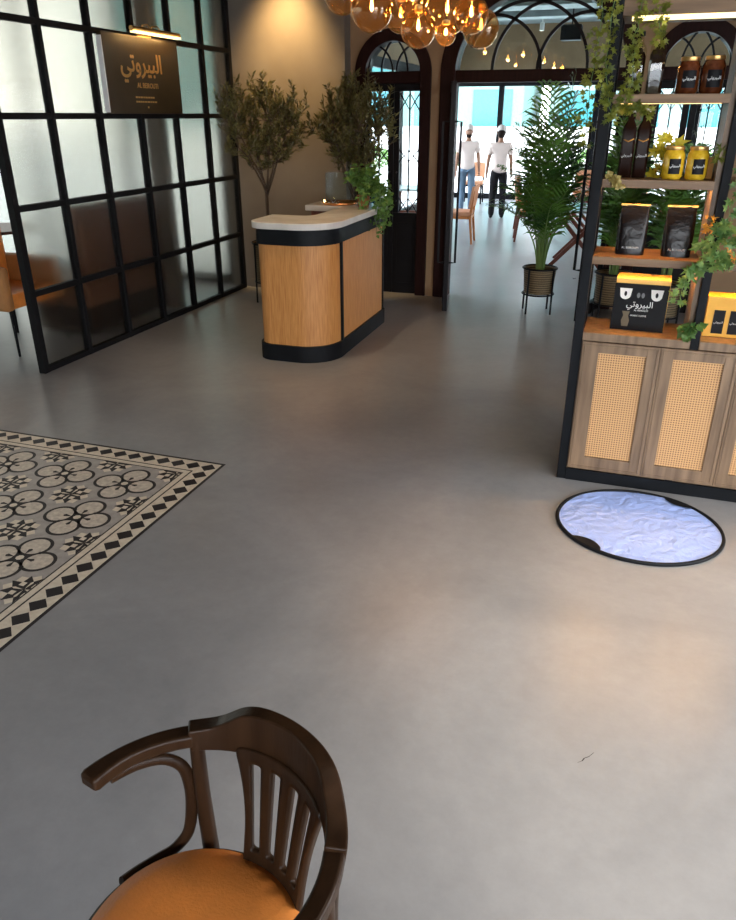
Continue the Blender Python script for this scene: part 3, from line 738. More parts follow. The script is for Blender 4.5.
def palm(t, base_z, H, nf, seed, spread=1.0):
    rnd = random.Random(seed)
    for k in range(nf):
        a = 2.4*k+rnd.uniform(-.3, .3); q = (k+.5)/nf; Hh = H*(1-.52*q)*rnd.uniform(.94, 1.03); out = spread*(.10+.46*q**.8)*rnd.uniform(.85, 1.15)
        b = MB(); pts = []; n = 26
        for i in range(n+1):
            s = i/n; rr = .035+out*(s**1.9); zz = base_z+Hh*(s-(.10+.22*q)*s**3.0)
            pts.append(Vector((rr*math.cos(a), rr*math.sin(a), zz)))
        b.tube(pts, [.009*(1-.75*i/n) for i in range(n+1)], 6, M['palmstem'])
        for i in range(9, n+1):
            s = (i-9)/(n-9); tn = (pts[i]-pts[i-1]).normalized(); sd = Vector((-math.sin(a), math.cos(a), 0))
            nrm = tn.cross(sd).normalized(); nrm = nrm if nrm.z < 0 else -nrm
            LL = .37*(math.sin(PI*(.20+.78*s)))**.6*(.75+.30*Hh/H)
            for sg in (-1, 1):
                for hh in (0, ):
                    pp = pts[i]-(pts[i]-pts[i-1])*hh; tw = rnd.uniform(-.25, .25)
                    d = (tn*(.55+.5*s)+sd*sg*1.0-nrm*(.28+tw)).normalized()
                    b_ = LL*rnd.uniform(.85, 1.12); w_ = .021
                    p1 = pp+d*b_*.5; p2 = p1+(d+Vector((0, 0, -.40))).normalized()*b_*.3; p3 = p2+(d+Vector((0, 0, -1.0))).normalized()*b_*.22
                    wv = d.cross(nrm).normalized()*w_*.5
                    b.add([pp-wv*.4, pp+wv*.4, p1+wv, p1-wv, p2+wv*.8, p2-wv*.8, p3], [(0, 1, 2, 3), (3, 2, 4, 5), (5, 4, 6)], M['palm'])
        b.build('frond', None, t)
t = thing('potted_palm', 'tall feathery palm in a wicker planter on black legs, in the wide arch', 'plant', (-.80, 7.80, 0))
planter(t, .165, .20, .45); palm(t, .40, 2.02, 26, 5, .92)
t = thing('potted_palm', 'palm in a wicker planter seen through the shelving, left of the gift box', 'plant', (-.085, 7.72, 0))
planter(t, .165, .17, .46); palm(t, .40, 1.75, 16, 8, .36)
t = thing('potted_palm', 'palm in a wicker planter seen through the shelving, right of the gift box', 'plant', (.38, 7.35, 0))
planter(t, .165, .17, .46); palm(t, .40, 1.55, 12, 12, .45)

# ------------------------------------------------------------------ display shelving
SHX, SHY, SHD = -.15, 3.887, .335
t = thing('display_shelf', 'tall display shelving unit with cane-fronted cupboard doors and black posts', 'shelf', (SHX, SHY, 0))
W = 1.75
def post(x0, x1, y0, y1, z1=2.62): return bx('post', M['black'], t, x0, x1, y0, y1, 0, z1, .003)
post(-.048, .0, 0, .05); post(-.048, .0, SHD-.05, SHD)
post(.515, .555, 0, .04); post(.515, .555, SHD-.04, SHD)
post(1.07, 1.11, 0, .04); post(1.07, 1.11, SHD-.04, SHD); post(1.69, 1.75, 0, .05); post(1.69, 1.75, SHD-.05, SHD)
bx('side_panel', M['cabwood'], t, .492, .514, .03, SHD-.01, .842, 2.25)
bx('plinth', M['black'], t, 0, W-.06, -.004, SHD-.002, 0.001, .068)
b = MB(); b.box(.0, W-.06, .012, SHD-.004, .068, .80); b.build('carcass', M['cabwood'], t)
for x0, x1 in ((.0, .514), (.556, 1.07)):
    bx('counter_board', M['cabwood'], t, x0, x1, -.006, SHD, .80, .842, .002)
    for zz in (1.185, 1.542, 1.90):
        bx('shelf_board', M['shelfwood'], t, x0, x1 if x0 > .1 else .491, -.0, SHD-.002, zz, zz+.038, .002)
    bx('header', M['shelfwood'], t, x0, x1, 0, SHD, 2.243, 2.60, .002)
    for zz in (1.185, 1.542, 1.90, 2.243):
        bx('led_strip', M['ledbar'] if zz > 2 else (M['leddim'] if zz > 1.8 else M['ledm']), t, x0+.04, (x1 if x0 > .1 else .491)-.03, .01 if zz > 2 else (.02 if zz > 1.8 else .10), .035 if zz > 2 else (.035 if zz > 1.8 else .13), zz-(.018 if zz > 2 else (.001 if zz > 1.8 else .004)), zz-.0005)
# cupboard doors
dz0, dz1 = .082, .796; dw = .248
# measured from the picture: cane fields 0.235 wide, every 0.362
for k in range(4):
    c0 = .088+k*.362; c1 = c0+.235; x0 = c0-.0635; x1 = c1+.0635
    if k == 0: x0 = .005
    x1 = min(x1, W-.065)
    f = MB(); z0, z1 = .155, .742
    f.box(x0+.001, c0, -.014, .011, dz0, dz1); f.box(c1, x1-.001, -.014, .011, dz0, dz1)
    f.box(c0, c1, -.014, .011, dz0, z0); f.box(c0, c1, -.014, .011, z1, dz1)
    # raised outer moulding
    for a0, a1, q0, q1 in ((x0+.012, x0+.018, dz0+.012, dz1-.012), (x1-.018, x1-.012, dz0+.012, dz1-.012)): f.box(a0, a1, -.018, -.014, q0, q1)
    for q0, q1 in ((dz0+.012, dz0+.018), (dz1-.018, dz1-.012)): f.box(x0+.012, x1-.012, -.018, -.014, q0, q1)
    d = f.build('cupboard_door', M['cabwood'], t, bevel=.0015)
    p = MB(); p.box(c0+.0005, c1-.0005, -.004, .0, z0+.0005, z1-.0005); pp = p.build('cane_panel', M['cane'], d); pp['label'] = 'woven cane infill'

# ---- goods on the shelving
Z1, Z2, Z3, ZC_ = 1.2235, 1.5805, 1.9385, .8425
def bottle(lab, x, y, z, h, w, glass, fill, cap, grp=None, tall=False, lblm=None):
    t = thing('glass_bottle', lab, 'bottle', (x, y, z), 0, grp)
    b = MB(); s = w/2
    def sq(hw, zz, n=16):   # rounded square ring
        return [(hw*max(-1, min(1, 1.25*math.cos(a)))*1.0, hw*max(-1, min(1, 1.25*math.sin(a))), zz) for a in [2*PI*(i+.5)/n for i in range(n)]]
    prof = [(s*.9, 0), (s, .006), (s, h*.70), (s*.85, h*.76), (s*.46, h*.84), (s*.44, h*.92), (s*.50, h*.925), (s*.50, h*.945)]
    vs = []; n = 16
    for hw, zz in prof: vs += sq(hw, zz)
    fs = [(i*n+j, i*n+(j+1) % n, (i+1)*n+(j+1) % n, (i+1)*n+j) for i in range(len(prof)-1) for j in range(n)]+[tuple(range(n))[::-1]]
    b.add(vs, fs); b.build('bottle_body', glass, t, smooth='auto')
    if fill:
        b = MB(); vs = []; pr = [(s*.92, .006), (s*.95, h*.60), (s*.70, h*.68)]
        for hw, zz in pr: vs += sq(hw, zz)
        b.add(vs, [(i*n+j, i*n+(j+1) % n, (i+1)*n+(j+1) % n, (i+1)*n+j) for i in range(2) for j in range(n)]+[tuple(range(n))[::-1], tuple(2*n+j for j in range(n))]); b.build('contents', fill, t, smooth='auto')
    b = MB(); b.lathe([(s*.52, h*.93), (s*.54, h*.935), (s*.54, h), (0, h)], 16, cap1=False); b.build('cap', cap, t, smooth='auto')
    if lblm:
        o = text_mesh('label_print', AR, w*.26, lblm, t, Matrix.Translation((0, -s-.001, h*.33)) @ FRONT, .0004)
        b = MB(); b.tube([(-s*.7, -s*.99, h*.56), (0, -s*1.05, h*.53), (s*.75, -s*1.0, h*.57)], .003, 6); b.build('ribbon', M['paper'], t, smooth=True)
    return t
bottle('dark syrup bottle with pale neck, left of the pair on the middle shelf', -.058, 4.02, Z2, .30, .062, M['brownglass'], None, M['cap'], 'pair of dark syrup bottles', lblm=M['white'])
bottle('dark syrup bottle with pale neck, right of the pair on the middle shelf', .008, 4.02, Z2, .30, .062, M['brownglass'], None, M['cap'], 'pair of dark syrup bottles', lblm=M['white'])
bottle('clear bottle half full of dark syrup, left on the top shelf among leaves', -.065, 4.03, Z3, .255, .068, M['bottleglass'], M['brownglass'], M['black'], 'pair of clear bottles')
bottle('clear bottle half full of dark syrup, beside the amber jars on the top shelf', .018, 4.01, Z3, .265, .068, M['bottleglass'], M['brownglass'], M['black'], 'pair of clear bottles')
def jar(lab, x, y, z, h, w, m, lid, grp, lblw, lblh, label_m, off=0):
    t = thing('glass_jar', lab, 'jar', (x, y, z), 0, grp)
    b = MB(); s = w/2; b.lathe([(s*.86, 0), (s, .012), (s, h*.74), (s*.82, h*.88), (s*.80, h*.90), (0, h*.90)], 12, cap1=False); o = b.build('jar_body', m, t, smooth='auto', bevel=0)
    b = MB(); b.lathe([(s*.82, h*.89), (s*.84, h*.90), (s*.84, h*.985), (s*.80, h), (0, h)], 24, cap1=False); b.build('lid', lid, t, smooth='auto')
    if lblw:
        b = MB(); n = 8; th = lblw/s/2; vs = []
        for r_ in (1.012, 1.02):
            for zz in (h*.40-lblh/2, h*.40+lblh/2):
                for i in range(n+1):
                    a = -PI/2+off-th+2*th*i/n; vs.append((s*r_*math.cos(a), s*r_*math.sin(a), zz))
        N_ = n+1; fs = [(2*N_+i, 2*N_+i+1, 3*N_+i+1, 3*N_+i) for i in range(n)]
        b.add(vs, fs); b.build('paper_label', label_m, t, smooth=True)
        text_mesh('label_print', AR, lblw*.30, M['white'], t, Matrix.Rotation(off, 4, 'Z') @ Matrix.Translation((0, -s*1.028, h*.42)) @ FRONT, .0006)
    return t
jar('large amber preserve jar, left of the pair on the top shelf', .160, 4.03, Z3, .150, .098, M['jarglass'], M['brass'], 'pair of amber jars', .06, .07, M['darkdoor'], .1)
jar('large amber preserve jar, right of the pair on the top shelf', .262, 4.02, Z3, .152, .100, M['jarglass'], M['brass'], 'pair of amber jars', .06, .07, M['darkdoor'], .1)
jar('yellow preserve jar with black label, left of the pair on the middle shelf', .155, 3.98, Z2, .142, .098, M['honey'], M['brass'], 'pair of yellow preserve jars', .052, .066, M['darkdoor'], .15)
jar('yellow preserve jar with black label, right of the pair on the middle shelf', .258, 3.98, Z2, .142, .098, M['honey'], M['brass'], 'pair of yellow preserve jars', .052, .066, M['darkdoor'], .15)
def pouch(lab, x, y):
    t = thing('coffee_pouch', lab, 'bag', (x, y, Z1), 0, 'pair of black coffee bags')
    b = MB(); n = 10; k = 10; vs = []
    for i in range(k+1):
        s = i/k; zz = .235*s; hw = .068-.004*s+.004*math.sin(s*PI); hd = .042*(1-s**1.6)+.004
        for j in range(20):
            a = 2*PI*j/20; ca, sa = math.cos(a), math.sin(a)
            sgn = lambda v: (v > 0)-(v < 0)
            vs.append((hw*sgn(ca)*abs(ca)**.45, hd*sgn(sa)*abs(sa)**.6+random.uniform(-.0015, .0015), zz))
    fs = [(i*20+j, i*20+(j+1) % 20, (i+1)*20+(j+1) % 20, (i+1)*20+j) for i in range(k) for j in range(20)]+[tuple(range(20))[::-1], tuple(k*20+j for j in range(20))]
    b.add(vs, fs); b.build('bag_body', M['bagblack'], t, smooth='auto')
    b = MB(); b.box(-.068, .068, -.006, .006, .228, .236); b.build('top_seal', M['gold'], t)
    text_mesh('label_print', 'AL BEIROUTI', .014, M['white'], t, Matrix.Translation((0, -.0475, .035)) @ FRONT, .0006)
    return t
pouch('black foil coffee bag, left of the pair on the lower shelf', .018, 4.02)
pouch('black foil coffee bag, right of the pair on the lower shelf', .232, 4.02)
# gift box
t = thing('gift_box', 'black and gold gift box with white cups and Arabic lettering, on the cupboard top', 'box', (.105, 4.0, ZC_), math.radians(-2))
bx('box_body', M['gold'], t, -.128, .132, .0, .16, 0, .262, .002)
bx('front_face', mat('gloss_black_card', (.008, .008, .009), .25), t, -.130, .130, -.006, -.0005, 0, .238, .001)
text_mesh('lettering', AR, .042, M['white'], t, Matrix.Translation((0.0, -.0065, .135)) @ FRONT, .0004)
text_mesh('lettering', 'AL BEIROUTI', .012, M['white'], t, Matrix.Translation((0.01, -.0065, .105)) @ FRONT, .0004)
text_mesh('lettering', 'ARABIC COFFEE', .011, M['white'], t, Matrix.Translation((0.0, -.0065, .078)) @ FRONT, .0004)
for sx in (-.075, .075):
    b = MB(); n = 10
    o_ = [(-.030, .032)]+[(.026*math.cos(a), .024*math.sin(a)) for a in [PI+PI*i/n for i in range(n+1)]]+[(.030, .032)]
    b.add([(x+sx, -.0066, z+.182) for x, z in o_]+[(x+sx, -.0060, z+.182) for x, z in o_], [tuple(range(len(o_))), tuple(range(len(o_), 2*len(o_)))[::-1]])
    b.build('cup_print', M['white'], t)
    b = MB(); b.add([(sx+.007*math.cos(a), -.0069, .187+.013*math.sin(a)) for a in [2*PI*i/12 for i in range(12)]], [tuple(range(12))]); b.build('cup_print', M['darkdoor'], t)
b = MB()
for sx in (-.012, .010): b.add([(sx+.008*math.cos(a), -.0066, .182+.014*math.sin(a)) for a in [2*PI*i/10 for i in range(10)]], [tuple(range(10))])
b.build('bean_print', mat('grey_print', (.16, .16, .16), .5), t)
b = MB(); b.add([(-.075, -.0066, .02), (-.045, -.0066, .02), (-.04, -.0066, .05), (-.048, -.0066, .075), (-.042, -.0066, .098), (-.08, -.0066, .098), (-.072, -.0066, .075), (-.08, -.0066, .05)], [tuple(range(8))])
b.build('coffee_pot_print', mat('bronze_print', (.12, .09, .05), .4, .3), t)
# yellow box
t = thing('yellow_carton', 'yellow carton with two black windows at the right edge of the cupboard top', 'box', (.52, 4.0, ZC_))
bx('carton_body', M['yellowbox'], t, -.10, .12, 0, .12, 0, .20, .002)
for x0 in (-.062, .012):
    bx('window_print', M['darkdoor'], t, x0, x0+.052, -.003, -.0005, .018, .135)
    text_mesh('label_print', AR, .014, M['white'], t, Matrix.Translation((x0+.026, -.0036, .075)) @ FRONT, .0004)
# kraft carton on the top shelf of the second bay
t = thing('kraft_carton', 'plain kraft carton at the right end of the top shelf', 'box', (.50, 4.0, Z3)); bx('carton_body', M['paper'], t, -.085, .08, -.04, .1, 0, .115, .002)
t = thing('kraft_carton', 'plain kraft carton on the middle shelf by the divider', 'box', (.318, 4.07, Z2)); bx('carton_body', M['paper'], t, -.012, .018, -.03, .08, 0, .09, .002)

# ---- leaves on the shelving
def vine(name, lab, cat, base, strands, mt, seed, size=(.04, .065), shape=2, dens=3, spreadv=.03):
    rnd = random.Random(seed); t = thing(name, lab, cat, base); fo = MB(); st = MB()
    for pts in strands:
        P = [Vector(p) for p in pts]; out = []
        for i in range(len(P)-1):
            for k in range(6):
                s = k/6; out.append(P[i].lerp(P[i+1], s)+Vector((rnd.uniform(-1, 1), rnd.uniform(-1, 1), rnd.uniform(-1, 1)))*.006)
        out.append(P[-1]); st.tube(out, .0018, 5)
        for q in out:
            for k in range(dens):
                d = Vector((rnd.uniform(-1, 1), rnd.uniform(-1.2, .4), rnd.uniform(-1, .6))); L = rnd.uniform(*size)
                fo.leaf(q+d*rnd.uniform(0, spreadv), d, (rnd.uniform(-.6, .6), -1, rnd.uniform(-.2, .9)), L, L*.85, shape=shape)
    st.build('stem', M['palmstem'], t); fo.build('foliage', mt, t); return t
vine('trailing_vine', 'yellow-green trailing vine hanging from the top left corner of the shelving', 'plant', (-.17, 3.90, 2.3),
     [[(.02, -.03, .2), (-.02, -.03, 0), (-.03, -.04, -.2), (-.01, -.04, -.36), (.03, -.03, -.46)], [(.06, -.02, .2), (.10, -.03, .02), (.08, -.03, -.16), (.10, -.02, -.30), (.06, -.02, -.40)],
      [(.13, -.01, .2), (.15, -.02, .1), (.17, .0, -.05), (.18, .01, -.14)], [(-.05, -.02, .2), (-.07, .0, .0), (-.08, 0, -.3), (-.09, .0, -.55)],
      [(.0, .1, -.4), (.05, .06, -.42), (.12, -.01, -.40), (.18, -.01, -.44)]], M['pothos'], 3, (.022, .045), 2, 6)
vine('trailing_vine', 'dark green sprays resting on the header of the shelving, left corner', 'plant', (-.1, 3.90, 2.42), [[(0, -.02, .06), (.1, -.03, .04), (.2, -.03, .0), (.26, -.03, -.04)], [(-.05, -.02, .12), (.05, -.03, .12), (.14, -.03, .08)]],
     leafmat('deep_green_leaf', (.02, .05, .01), (.07, .11, .02)), 4, (.04, .07), 0, 4)
vine('leaf_sprig', 'bright yellow maple-shaped leaf sprig behind the yellow jars', 'plant', (.10, 4.05, Z2), [[(0, 0, .0), (.0, .0, .10), (.02, -.02, .16)], [(.0, 0, .12), (.05, -.03, .17)]], M['yleaf'], 5, (.05, .085), 2, 1, .01)
vine('leaf_sprig', 'dry straw-coloured sprig hanging under the left end of the middle shelf', 'plant', (-.12, 3.90, Z2), [[(.0, -.02, .01), (.02, -.03, -.005), (.05, -.03, -.025)]], leafmat('straw_leaf', (.30, .22, .05), (.45, .36, .12)), 6, (.02, .04), 0, 3, .01)
vine('leafy_plant', 'fresh green leafy plant trailing down the shelf post at the right edge', 'plant', (.42, 3.87, 1.7),
     [[(.03, 0, .0), (.02, -.02, -.12), (.0, -.03, -.26), (-.02, -.03, -.38), (-.01, -.03, -.48)], [(.10, 0, .1), (.09, -.02, -.1), (.08, -.02, -.3), (.06, -.02, -.5)], [(.05, -.02, -.35), (-.03, -.02, -.36), (-.07, -.02, -.40)], [(.0, -.02, -.46), (-.06, -.02, -.48), (-.13, -.02, -.50)], [(.13, -.02, .1), (.14, -.02, -.2), (.12, -.02, -.52)]],
     M['fern'], 7, (.04, .07), 2, 2)
vine('leaf_sprig', 'orange and ochre leaf sprig against the divider panel', 'plant', (.34, 3.90, 1.40), [[(.0, -.02, .02), (.03, -.02, .0), (.06, -.03, -.03)], [(.10, -.05, -.08), (.14, -.05, -.14)]], M['oleaf'], 8, (.03, .05), 2, 1)
vine('leaf_sprig', 'green sprig hanging beside the gift box', 'plant', (.28, 3.93, 1.18), [[(.07, 0, -.02), (.02, -.01, -.04), (.0, -.01, -.10), (.01, -.01, -.15)]], M['fern'], 9, (.04, .06), 2, 1)
vine('seedling', 'small green sprout at the front of the post between the two bays', 'plant', (.355, 3.895, ZC_), [[(.0, -.0, .002), (.0, -.015, .05), (.03, -.02, .09)], [(.0, -.015, .04), (-.04, -.02, .06)]], M['fern'], 10, (.03, .055), 0, 2, .005)
vine('leaf_sprig', 'yellow-green leaf tuft at the right end of the middle shelf', 'plant', (.325, 3.93, Z2), [[(.02, 0, .09), (.025, -.01, .13)]], M['pothos'], 12, (.03, .05), 2, 2, .005)
t = thing('red_flower', 'red blossom among leaves at the right edge of the shelving', 'flower', (.485, 3.84, 1.34))
b = MB()
for k in range(22):
    a = random.uniform(0, 2*PI); b.leaf((0, 0, 0), (math.cos(a), -.5, math.sin(a)), (random.uniform(-1, 1), -1, .3), .03, .02, shape=1)
b.build('petals', M['red'], t)

# ------------------------------------------------------------------ reflector disc
t = thing('reflector_disc', 'round white reflective fabric disc with black rim lying on the floor', 'reflector', (.242, 3.46, 0), math.radians(0))
RX, RY = .40, .37
b = MB(); n = 96; rings = [0, .25, .5, .7, .85, .96]
vs = []; 
for r_ in rings:
    for j in range(n):
        a = 2*PI*j/n; vs.append((RX*r_*math.cos(a), RY*r_*math.sin(a), .014-.004*r_+.0025*math.sin(5*a+r_*9)*r_))
fs = [(i*n+j, i*n+(j+1) % n, (i+1)*n+(j+1) % n, (i+1)*n+j) for i in range(len(rings)-1) for j in range(n)]
b.add(vs, fs); b.build('fabric', M['disc'], t, smooth=True)
b = MB(); b.tube([(RX*.975*math.cos(a), RY*.975*math.sin(a), .009) for a in [2*PI*j/96 for j in range(96)]], .0095, 8, closed=True, sy=1); b.build('rim', M['black'], t, smooth=True)
for a0, rr in ((58, 1), (232, 1)):
    b = MB(); n2 = 14; vs = []
    for i in range(n2+1):
        s = i/n2; a = math.radians(a0-13+26*s); w = .055*math.sin(PI*s)**.6+.006
        for q in (.99, None):
            r1 = .985 if q else .985-w/RX*1.0
            vs.append((RX*r1*math.cos(a), RY*r1*math.sin(a), .0175))
    b.add(vs, [(2*i, 2*i+2, 2*i+3, 2*i+1) for i in range(n2)]); b.build('grip', M['black'], t)['label'] = 'black sewn hand grip'

# ------------------------------------------------------------------ bentwood armchair
BD = math.radians(67)                                    # direction of the back
t = thing('bentwood_armchair', 'dark bentwood armchair with tan leather seat in the foreground', 'chair', (-.562, .708, 0), 0)
def pol(r, deg, z, ox_=0, oy_=0):
    a = BD+math.radians(deg); return Vector((r*math.cos(a)+ox_, r*math.sin(a)+oy_, z))
w = M['chairwood']
def swept(name, rows, m, parent, bevel=.004, sub=0, closed_end=True):
    """rows: list of 4-corner sections"""
    b = MB(); vs = [p for r_ in rows for p in r_]; k = len(rows)
    fs = [(i*4+j, (i+1)*4+j, (i+1)*4+(j+1) % 4, i*4+(j+1) % 4) for i in range(k-1) for j in range(4)]+[(0, 1, 2, 3), tuple((k-1)*4+j for j in (3, 2, 1, 0))]
    b.add(vs, fs); return b.build(name, m, parent, smooth='auto', bevel=bevel, seg=3)
# arm rails: one bent bar each side, butting into the crest
for sg in (1, -1):
    rows = []
    for i in range(21):
        d = sg*(50.5+49.5*i/20); a = abs(d)
        ro = .267+.004*((a-50)/50)**2; wd = .036+.008*max(0, (a-80)/20); z0, z1 = .722, .753
        if i == 20: ro -= .003; wd -= .006; z0 += .003; z1 -= .003
        rows.append([pol(ro, d, z0), pol(ro-wd, d, z0), pol(ro-wd, d, z1), pol(ro, d, z1)])
    swept('arm_rail', rows, w, t, .006)
# crest board between the arms, its inner face running down into the splat
rows = []
for i in range(61):
    d = -53+106*i/60; a = abs(d)
    top = .764+.048/(1+math.exp((a-33)/4.0))
    low = .714-.006*(1-a/53)
    ro = .270; wd = .038
    rows.append([pol(ro-.004, d, low), pol(ro-wd-.001, d, low), pol(ro-wd+.010*(1-min(1, a/60)), d, top), pol(ro+.002, d, top-.004)])
swept('crest', rows, w, t, .004)
# slotted splat
b = MB(); vr = [0, .09, .17, .20, .30, .45, .60, .75, .865, .895, 1]
def spcol(v):
    half = 24.5+6.5*max(0, (v-.45)/.55)**1.6+1.5*max(0, (.4-v)/.4)**1.5
    c1, c2 = 5.6+1.3*v, 16.8+2.6*v; hw = 3.0
    return [-half, -c2-hw, -c2+hw, -c1-hw, -c1+hw, c1-hw, c1+hw, c2-hw, c2+hw, half]
grid = []
for v in vr:
    z = .455+.275*v; r_ = .184+.052*v**1.05
    grid.append([pol(r_, -q, z) for q in spcol(v)])
vs = [p for r_ in grid for p in r_]; nc = 10; fs = []
for i in range(len(vr)-1):
    for j in range(nc-1):
        if not (j in (1, 3, 5, 7) and 2 <= i <= 8): fs.append((i*nc+j, i*nc+j+1, (i+1)*nc+j+1, (i+1)*nc+j))
b.add(vs, fs); o = b.build('splat', w, t, smooth=True)
s_ = o.modifiers.new('sub', 'SUBSURF'); s_.levels = s_.render_levels = 2; s_ = o.modifiers.new('solid', 'SOLIDIFY'); s_.thickness = .014; s_.offset = 0
# seat: rim and domed cushion
SC = (-.020, -.010)
b = MB(); b.lathe([(.186, .405), (.214, .41), (.219, .432), (.2185, .454), (.206, .462), (.19, .455)], 64, (SC[0], SC[1], 0), cap1=False); b.build('seat_frame', M['chairrim'], t, smooth='auto')
b = MB(); b.lathe([(.208, .450), (.209, .462), (.202, .474), (.17, .482), (.11, .487), (.04, .489), (0, .489)], 64, (SC[0], SC[1], 0), cap1=False); b.build('seat', M['leather'], t, smooth=True)
# rear posts run up to the rail, front legs stop at the seat
for s in (-1, 1):
    b = MB(); b.tube([pol(.275, s*48, .0), pol(.245, s*48, .22), pol(.232, s*49, .43), pol(.237, s*50, .60), pol(.246, s*50, .735)], [.013, .016, .0175, .016, .0145], 14); b.build('leg', w, t, smooth='auto')
    b = MB(); b.tube([pol(.29, s*142, .0), pol(.245, s*140, .22), pol(.195, s*138, .42)], [.012, .016, .019], 14); b.build('leg', w, t, smooth='auto')
    pts = [(.240, 95, .448), (.243, 86, .440), (.243, 75, .440), (.241, 66, .452), (.239, 59, .492), (.240, 56, .560), (.241, 55.5, .620), (.242, 58, .672), (.243, 66, .702), (.243, 78, .713), (.244, 90, .716)]
    # smooth
    P = [pol(r_, s*d, z) for r_, d, z in pts]; sm = []
    for i in range(len(P)-1):
        p0, p1, p2, p3 = P[max(i-1, 0)], P[i], P[i+1], P[min(i+2, len(P)-1)]
        for q in range(5):
            u = q/5; sm.append(.5*((2*p1)+(p2-p0)*u+(2*p0-5*p1+4*p2-p3)*u*u+(3*p1-p0-3*p2+p3)*u**3))
    sm.append(P[-1]); b = MB(); b.tube(sm, .011, 12, sx=1.15, sy=.85); b.build('arm_brace', w, t, smooth='auto')
b = MB(); b.tube([(SC[0]+.19*math.cos(a), SC[1]+.19*math.sin(a), .25) for a in [2*PI*i/48 for i in range(48)]], .010, 10, closed=True); b.build('stretcher_ring', w, t, smooth=True)

# ------------------------------------------------------------------ globe pendants
def pendant(x, y, z, r, lab, grp='amber globe pendants'):
    t = thing('globe_pendant', lab, 'lamp', (x, y, z), 0, grp)
    b = MB(); b.sphere((0, 0, 0), r, 28, 16); b.build('glass_globe', M['globe'], t, smooth=True)
    b = MB(); b.lathe([(.0, r*.75), (.018, r*.76), (.024, r*.80), (.024, r*1.12), (.010, r*1.2), (0, r*1.2)], 16, cap0=False, cap1=False); b.build('socket', M['brass'], t, smooth='auto')
    b = MB(); b.lathe([(.008, r*.72), (.026, r*.35), (.030, r*.10), (.022, -r*.15), (0, -r*.22)], 14, cap1=False); b.build('bulb', thinglass('bulb_glass', (1, .9, .7), 0, 1.3), t, smooth=True)
    b = MB(); b.lathe([(.0, r*.50), (.006, r*.42), (.011, r*.15), (.010, -r*.02), (.0, -r*.10)], 10, cap0=False, cap1=False); b.build('filament', M['fil'], t, smooth=True)
    b = MB(); b.tube([(0, 0, r*1.18), (0, 0, ZC-z)], .003, 6); b.build('cord', M['black'], t)
    return t
LAMPS = [(-1.736, 5.188, 2.463, .134, 'large amber glass globe second from the left of the cluster'),
         (-1.739, 5.848, 2.492, .112, 'amber glass globe between the two large left ones, behind them'),
         (-1.435, 5.217, 2.348, .112, 'low amber glass globe left of the middle of the cluster'),
         (-1.586, 5.604, 2.558, .116, 'high amber glass globe above the low middle one, cut by the frame'),
         (-1.322, 5.509, 2.471, .145, 'largest amber glass globe in the middle of the cluster'),
         (-1.237, 5.140, 2.307, .065, 'smallest amber glass globe, low in front of the largest one'),
         (-1.115, 5.293, 2.421, .108, 'amber glass globe second from the right of the cluster'),
         (-1.158, 5.841, 2.397, .125, 'lowest right amber glass globe of the cluster'),
         (-2.084, 5.585, 2.598, .12, 'amber glass globe mostly above the frame at the far left')]
for l in LAMPS: pendant(*l)

# ------------------------------------------------------------------ dining room
def dining_chair(x, y, rz, lab, frame, cushion, grp='dining chairs'):
    t = thing('dining_chair', lab, 'chair', (x, y, 0), rz, grp)
    bx('seat', cushion, t, -.23, .23, -.22, .24, .42, .49, .02)
    b = MB(); b.box(-.235, .235, -.235, .245, .38, .42); b.build('seat_frame', frame, t, bevel=.006)
    b = MB(); n = 8; vs = []
    for zz, r0 in ((.55, 0), (.86, .05)):
        for i in range(n+1):
            u = -1+2*i/n
            for dd in (0, .035): vs.append((u*.24, .25+r0-.06*u*u*1.0+dd, zz+.02*(1-u*u)))
    N_ = (n+1)*2; fs = []
    for i in range(n):
        a = i*2; fs += [(a, a+2, N_+a+2, N_+a), (a+1, N_+a+1, N_+a+3, a+3), (a, a+1, a+3, a+2), (N_+a, N_+a+2, N_+a+3, N_+a+1)]
    fs += [(0, N_, N_+1, 1), (2*n, 2*n+1, N_+2*n+1, N_+2*n)]
    b.add(vs, fs); b.build('backrest', cushion, t, smooth='auto', bevel=.006)
    for sx in (-1, 1):
        b = MB(); b.bar([(sx*.215, -.21, 0), (sx*.205, -.20, .40)], [.032, .04], [.032, .04], up=(0, 1, 0)); b.build('leg', frame, t)
        b = MB(); b.bar([(sx*.215, .27, 0), (sx*.205, .225, .42), (sx*.205, .27, .80)], [.03, .04, .03], [.03, .04, .03], up=(0, 1, 0)); b.build('leg', frame, t)
    return t
def dining_table(x, y, w_, d_, lab, top, leg, rz=0):
    t = thing('dining_table', lab, 'table', (x, y, 0), rz, 'dining tables')
    bx('table_top', top, t, -w_/2, w_/2, -d_/2, d_/2, .715, .75, .006)
    for sx in (-1, 1):
        b = MB(); X = sx*(w_/2-.14)
        b.bar([(X, -d_/2+.08, 0), (X, d_/2-.12, .712)], .05, .05, up=(1, 0, 0)); b.bar([(X+.0, d_/2-.08, 0), (X+.0, -d_/2+.12, .712)], .05, .05, up=(1, 0, 0))
        b.build('trestle', leg, t)
    b = MB(); b.box(-w_/2+.14, w_/2-.14, -.02, .02, .33, .37); b.build('stretcher', leg, t)
    return t
dining_chair(-2.62, 12.15, math.radians(-85), 'honey wood chair with peach seat just beyond the open left door leaf', M['oakchair'], M['peach'])
dining_chair(-3.55, 18.0, math.radians(5), 'peach upholstered chair by the far window between the two people', M['black'], M['peach'])
dining_table(-3.6, 12.9, .8, .8, 'pale topped table beyond the narrow left door', M['tabletop'], M['redwood'])
dining_chair(-4.0, 11.9, math.radians(180), 'teal upholstered chair seen through the narrow left door', M['black'], M['tealfab'])
